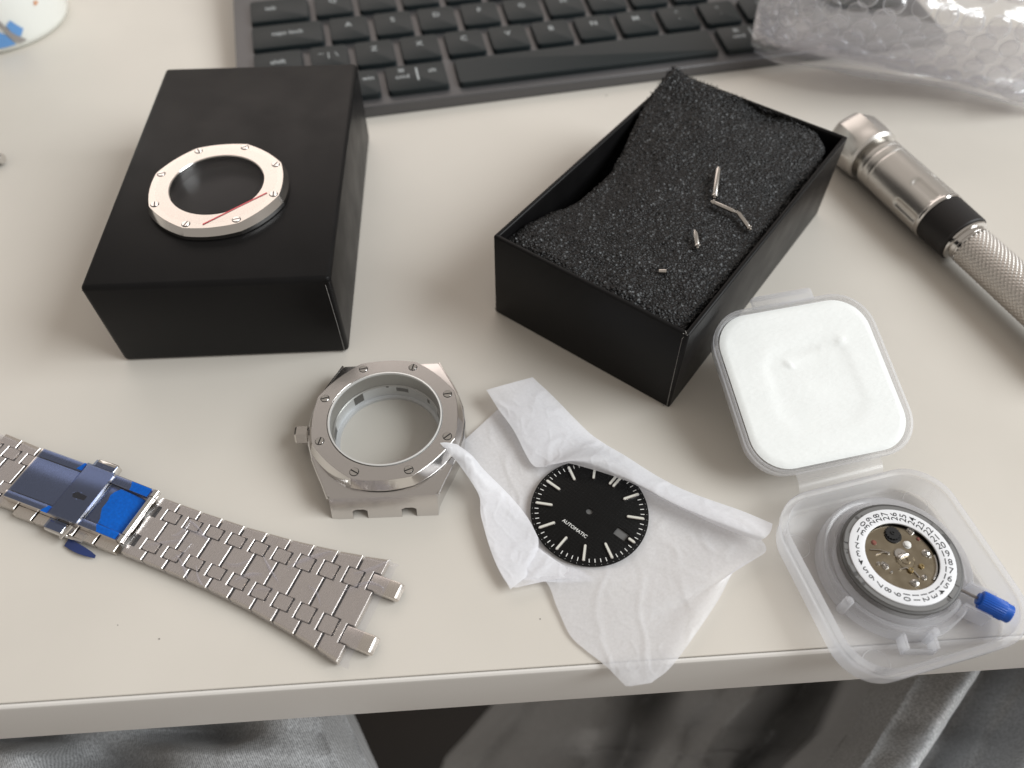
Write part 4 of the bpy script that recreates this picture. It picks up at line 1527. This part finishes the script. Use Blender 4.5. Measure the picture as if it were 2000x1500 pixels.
# ------------------------------------------------------------------ bubble wrap
bub_net = [
    [(1484, 66, 12.5), (1545, 92, 12), (1640, 119, 4), (1760, 141, 2), (1880, 166, 1.5), (2040, 214, 1.5)],
    [(1482, 56, 15), (1545, 76, 17), (1640, 100, 14), (1760, 128, 11), (1880, 152, 9), (2040, 196, 8)],
    [(1488, 24, 22), (1560, 35, 27), (1660, 55, 28), (1780, 78, 26), (1890, 104, 22), (2050, 146, 18)],
    [(1496, -14, 28), (1575, -8, 34), (1680, 6, 38), (1790, 24, 38), (1900, 50, 34), (2070, 88, 28)],
    [(1506, -60, 30), (1590, -55, 36), (1690, -40, 42), (1800, -28, 42), (1920, -5, 40), (2100, 30, 34)],
    [(1520, -120, 26), (1600, -115, 34), (1700, -100, 40), (1810, -85, 40), (1940, -60, 38), (2130, -30, 32)]]
bsurf = surf(seen(bub_net))
bu = thing("bubble_wrap", "crumpled clear bubble wrap bag lying over the end of the keyboard", "bubble wrap", (160, 290, 0))
BO = Vector((160, 290, 0))


def bub_pt(u, v, lift=0.0):
    p = bsurf(u, v)
    q = p * 0.045
    p.z += 2.2 * noise.noise(q) * min(1, v * 5) + 0.9 * noise.noise(q * 3.1) * min(1, v * 5) + lift
    return p - BO


B().grid(bub_pt, 150, 110).build("top_film", BUBBLE, bu, angle=180)
B().grid(lambda u, v: Vector((*(bub_pt(u, v).xy + Vector((0, v * 6))), max(0.8, 0.35 * (bub_pt(u, v).z))) if True else 0), 60, 44).build("bottom_film", BUBBLE, bu, angle=180)
b = B()
prof = [(4.1, -0.1), (4.08, 0.6), (3.8, 1.5), (3.1, 2.1), (1.7, 2.4), (0.05, 2.45)]
rings = [[(r * math.cos(2 * math.pi * i / 20), r * math.sin(2 * math.pi * i / 20), z + 0.12 * math.sin(i * 1.9 + r)) for i in range(20)] for r, z in prof]
b.loft(rings, False, True)
bub = b.mesh("bubble", BUBCAP, angle=180)
cnt = 0
row = 0
lv = 0.12
while lv < 0.97:
    k = 0
    lu = 0.02 + (0.033 if row % 2 else 0)
    while lu < 0.99:
        p = bub_pt(lu, lv)
        du = bub_pt(min(1, lu + .01), lv) - p
        dv = bub_pt(lu, min(1, lv + .01)) - p
        nrm = du.cross(dv).normalized()
        if nrm.z < 0:
            nrm = -nrm
        o = link("bubble", bub, bu, p + nrm * 0.1)
        o.rotation_euler = nrm.to_track_quat('Z', 'Y').to_euler()
        s = random.uniform(0.82, 1.05)
        o.scale = (s, s, s * random.uniform(0.5, 1.1))
        lu += 9.2 * 0.01 / max(du.length, 0.3)
        cnt += 1
    pm_ = bub_pt(.5, lv)
    lv += 8.0 * 0.01 / max((bub_pt(.5, min(1, lv + .01)) - pm_).length, 0.3)
    row += 1
b = B()
fnet = surf(seen([[(1952, 182, 8), (1970, 166, 12), (1990, 156, 12), (2040, 150, 10)], [(1962, 192, 7), (1980, 184, 12), (2000, 178, 12), (2050, 172, 10)], [(1985, 202, 2), (2000, 206, 3), (2020, 210, 4), (2060, 216, 3)]]))
b.grid(lambda u, v: fnet(u, v) - BO + Vector((0, 0, 0.8 * noise.noise(fnet(u, v) * .2))), 30, 20)
b.build("folded_corner", BUBBLE, bu, angle=180)

# ------------------------------------------------------------------ mug
MUG = Vector((-227.1, 333.2, 0))
mug = thing("mug", "white ceramic mug with a blue and grey printed pattern", "mug", MUG)
b = B()
b.lathe([(26, 0.2), (28.6, 0.2), (30.0, 1.2), (30.7, 3.5), (31.4, 20), (32, 86), (31.4, 87.2), (29.6, 87.2), (29, 86), (28.4, 8), (24, 5), (0.05, 4.6)], 96)
b.lathe([(26, 0.2), (25, 1.5), (0.05, 1.5)], 96)
b.build("body", CERAMIC, mug, angle=40, weld=0.01)


def on_mug(px, py, r=31.2):
    a = at(px, py, 0)
    o = Vector((0, 0, CAM_H))
    d = (a - o)
    p = o - MUG
    A_ = d.x ** 2 + d.y ** 2
    B_ = 2 * (p.x * d.x + p.y * d.y)
    C_ = p.x ** 2 + p.y ** 2 - r * r
    t = (-B_ - math.sqrt(max(0, B_ * B_ - 4 * A_ * C_))) / (2 * A_)
    return p + d * t


def decal(polys, mat, name, r):
    b = B()
    for poly in polys:
        c = Vector((sum(p[0] for p in poly) / len(poly), sum(p[1] for p in poly) / len(poly)))
        vs = [on_mug(c.x, c.y, r)] + [on_mug(x, y, r) for x, y in poly]
        b.add(vs, [(0, i + 1, (i + 1) % len(poly) + 1) for i in range(len(poly))])
    b.build(name, mat, mug)


decal([[(12, 50), (20, 40), (33, 49), (46, 56), (41, 71), (33, 70), (24, 66)], [(-14, 60), (0, 64), (10, 68), (20, 76), (32, 87), (14, 92), (0, 95), (-20, 98)]], BLUEPRINT, "blue_pattern", 31.5)
decal([[(-20, 30), (0, 42), (12, 54), (24, 64), (38, 72), (54, 78), (40, 84), (30, 82), (18, 72), (6, 58), (-20, 42)]], GREYPRINT, "grey_pattern", 31.62)
decal([[(66, 2), (74, 2), (73, 8), (67, 11)]], REDPRINT, "orange_dot", 31.5)
b = B()
b.tube([(-30, 8, 70), (-44, 12, 66), (-50, 14, 48), (-44, 12, 28), (-30, 8, 24)], 4.5, 12)
b.build("handle", CERAMIC, mug, angle=180)

# ------------------------------------------------------------------ small part at the left edge
b = B()
b.lathe([(0.05, 0), (1.5, 0.05), (1.9, 0.5), (2.0, 3), (1.5, 3.3), (1.5, 4.0), (2.4, 4.2), (2.5, 9), (2.1, 9.6), (0.05, 9.7)], 32)
o = b.build("steel_part", POLISH, None, angle=35)
o.location = Vector((-183.0, 232.2, 2.5)) * MM
o.rotation_euler = (0, R(-90), R(-14))
tag(o, "tiny shiny steel part on the desk left of the closed black box", "metal part")

# ------------------------------------------------------------------ seated person's lap
left_net, right_net = [], []
for k, (py, dz) in enumerate(((1570, 0), (1480, -6), (1425, -10), (1360, -6), (1180, -24))):
    sh = (1570 - py)
    left_net.append([(x - (sh * 0.45 if x > 600 else 0), py, z + dz) for x, z in (
        (-200, -76), (20, (-60, -50, -84, -56, -70)[k]), (200, (-46, -74, -66, -50, -70)[k]), (400, (-50, -48, -74, -50, -70)[k]), (560, -46), (690, -54), (752, -76), (770, -120), (765, -200))])
    right_net.append([(x + sh * 0.62 + (16 * math.sin(k * 1.7 + x * 0.011) if x < 1600 else 0), py, z + dz + (14 * math.sin(k * 2.3 + x * 0.02) if 900 < x < 1540 else 0)) for x, z in (
        (830, -420), (900, -330), (1075, -262), (1150, -305), (1270, -240), (1330, -212), (1420, -285), (1490, -250), (1560, -92), (1640, -66), (1735, -58), (1762, -106), (1850, -94), (1960, -78), (2150, -70))])


def ease(t):
    return t * t * (3 - 2 * t)


def lsurf(lrows, u, v):
    n, m = len(lrows[0]) - 1, len(lrows) - 1
    i, j = min(int(u * n), n - 1), min(int(v * m), m - 1)
    a, b = u * n - i, v * m - j
    A, Bq, Cq, Dq = lrows[j][i], lrows[j][i + 1], lrows[j + 1][i], lrows[j + 1][i + 1]
    p = A.lerp(Bq, a).lerp(Cq.lerp(Dq, a), b)
    ea, eb = ease(a), ease(b)
    p.z = (A.z * (1 - ea) + Bq.z * ea) * (1 - eb) + (Cq.z * (1 - ea) + Dq.z * ea) * eb
    return p


def lap_pt(lrows, u, v):
    p = lsurf(lrows, u, v)
    q = p * 0.02
    d = noise.noise(Vector((p.x * 0.05 + p.y * 0.03, p.y * 0.012 - p.x * .008, 4.0)))
    p.z += 2.5 * d + 1.5 * noise.noise(q * 3) + 0.6 * noise.noise(q * 9)
    return p


person = thing("person", "seated person's lap in grey jersey sweatpants below the desk edge", "person", (0, 40, -90))
LN, RN = seen(left_net), seen(right_net)
PO = Vector((0, 40, -90))
B().grid(lambda u, v: lap_pt(LN, u, v) - PO, 130, 90).build("trouser_leg", FABRIC, person, angle=180)
B().grid(lambda u, v: lap_pt(RN, u, v) - PO, 190, 90).build("trouser_leg", FABRIC, person, angle=180)
b = B()
pts = [lap_pt(RN, 0.12 + 0.38 * k / 30, 0.30 + 0.04 * math.sin(k * .3)) - PO + Vector((0, 0, 0.6)) for k in range(31)]
b.tube(pts, 0.5, 6)
b.build("seam", FABRIC, person)
bpy.data.materials.remove(M_DUMMY)
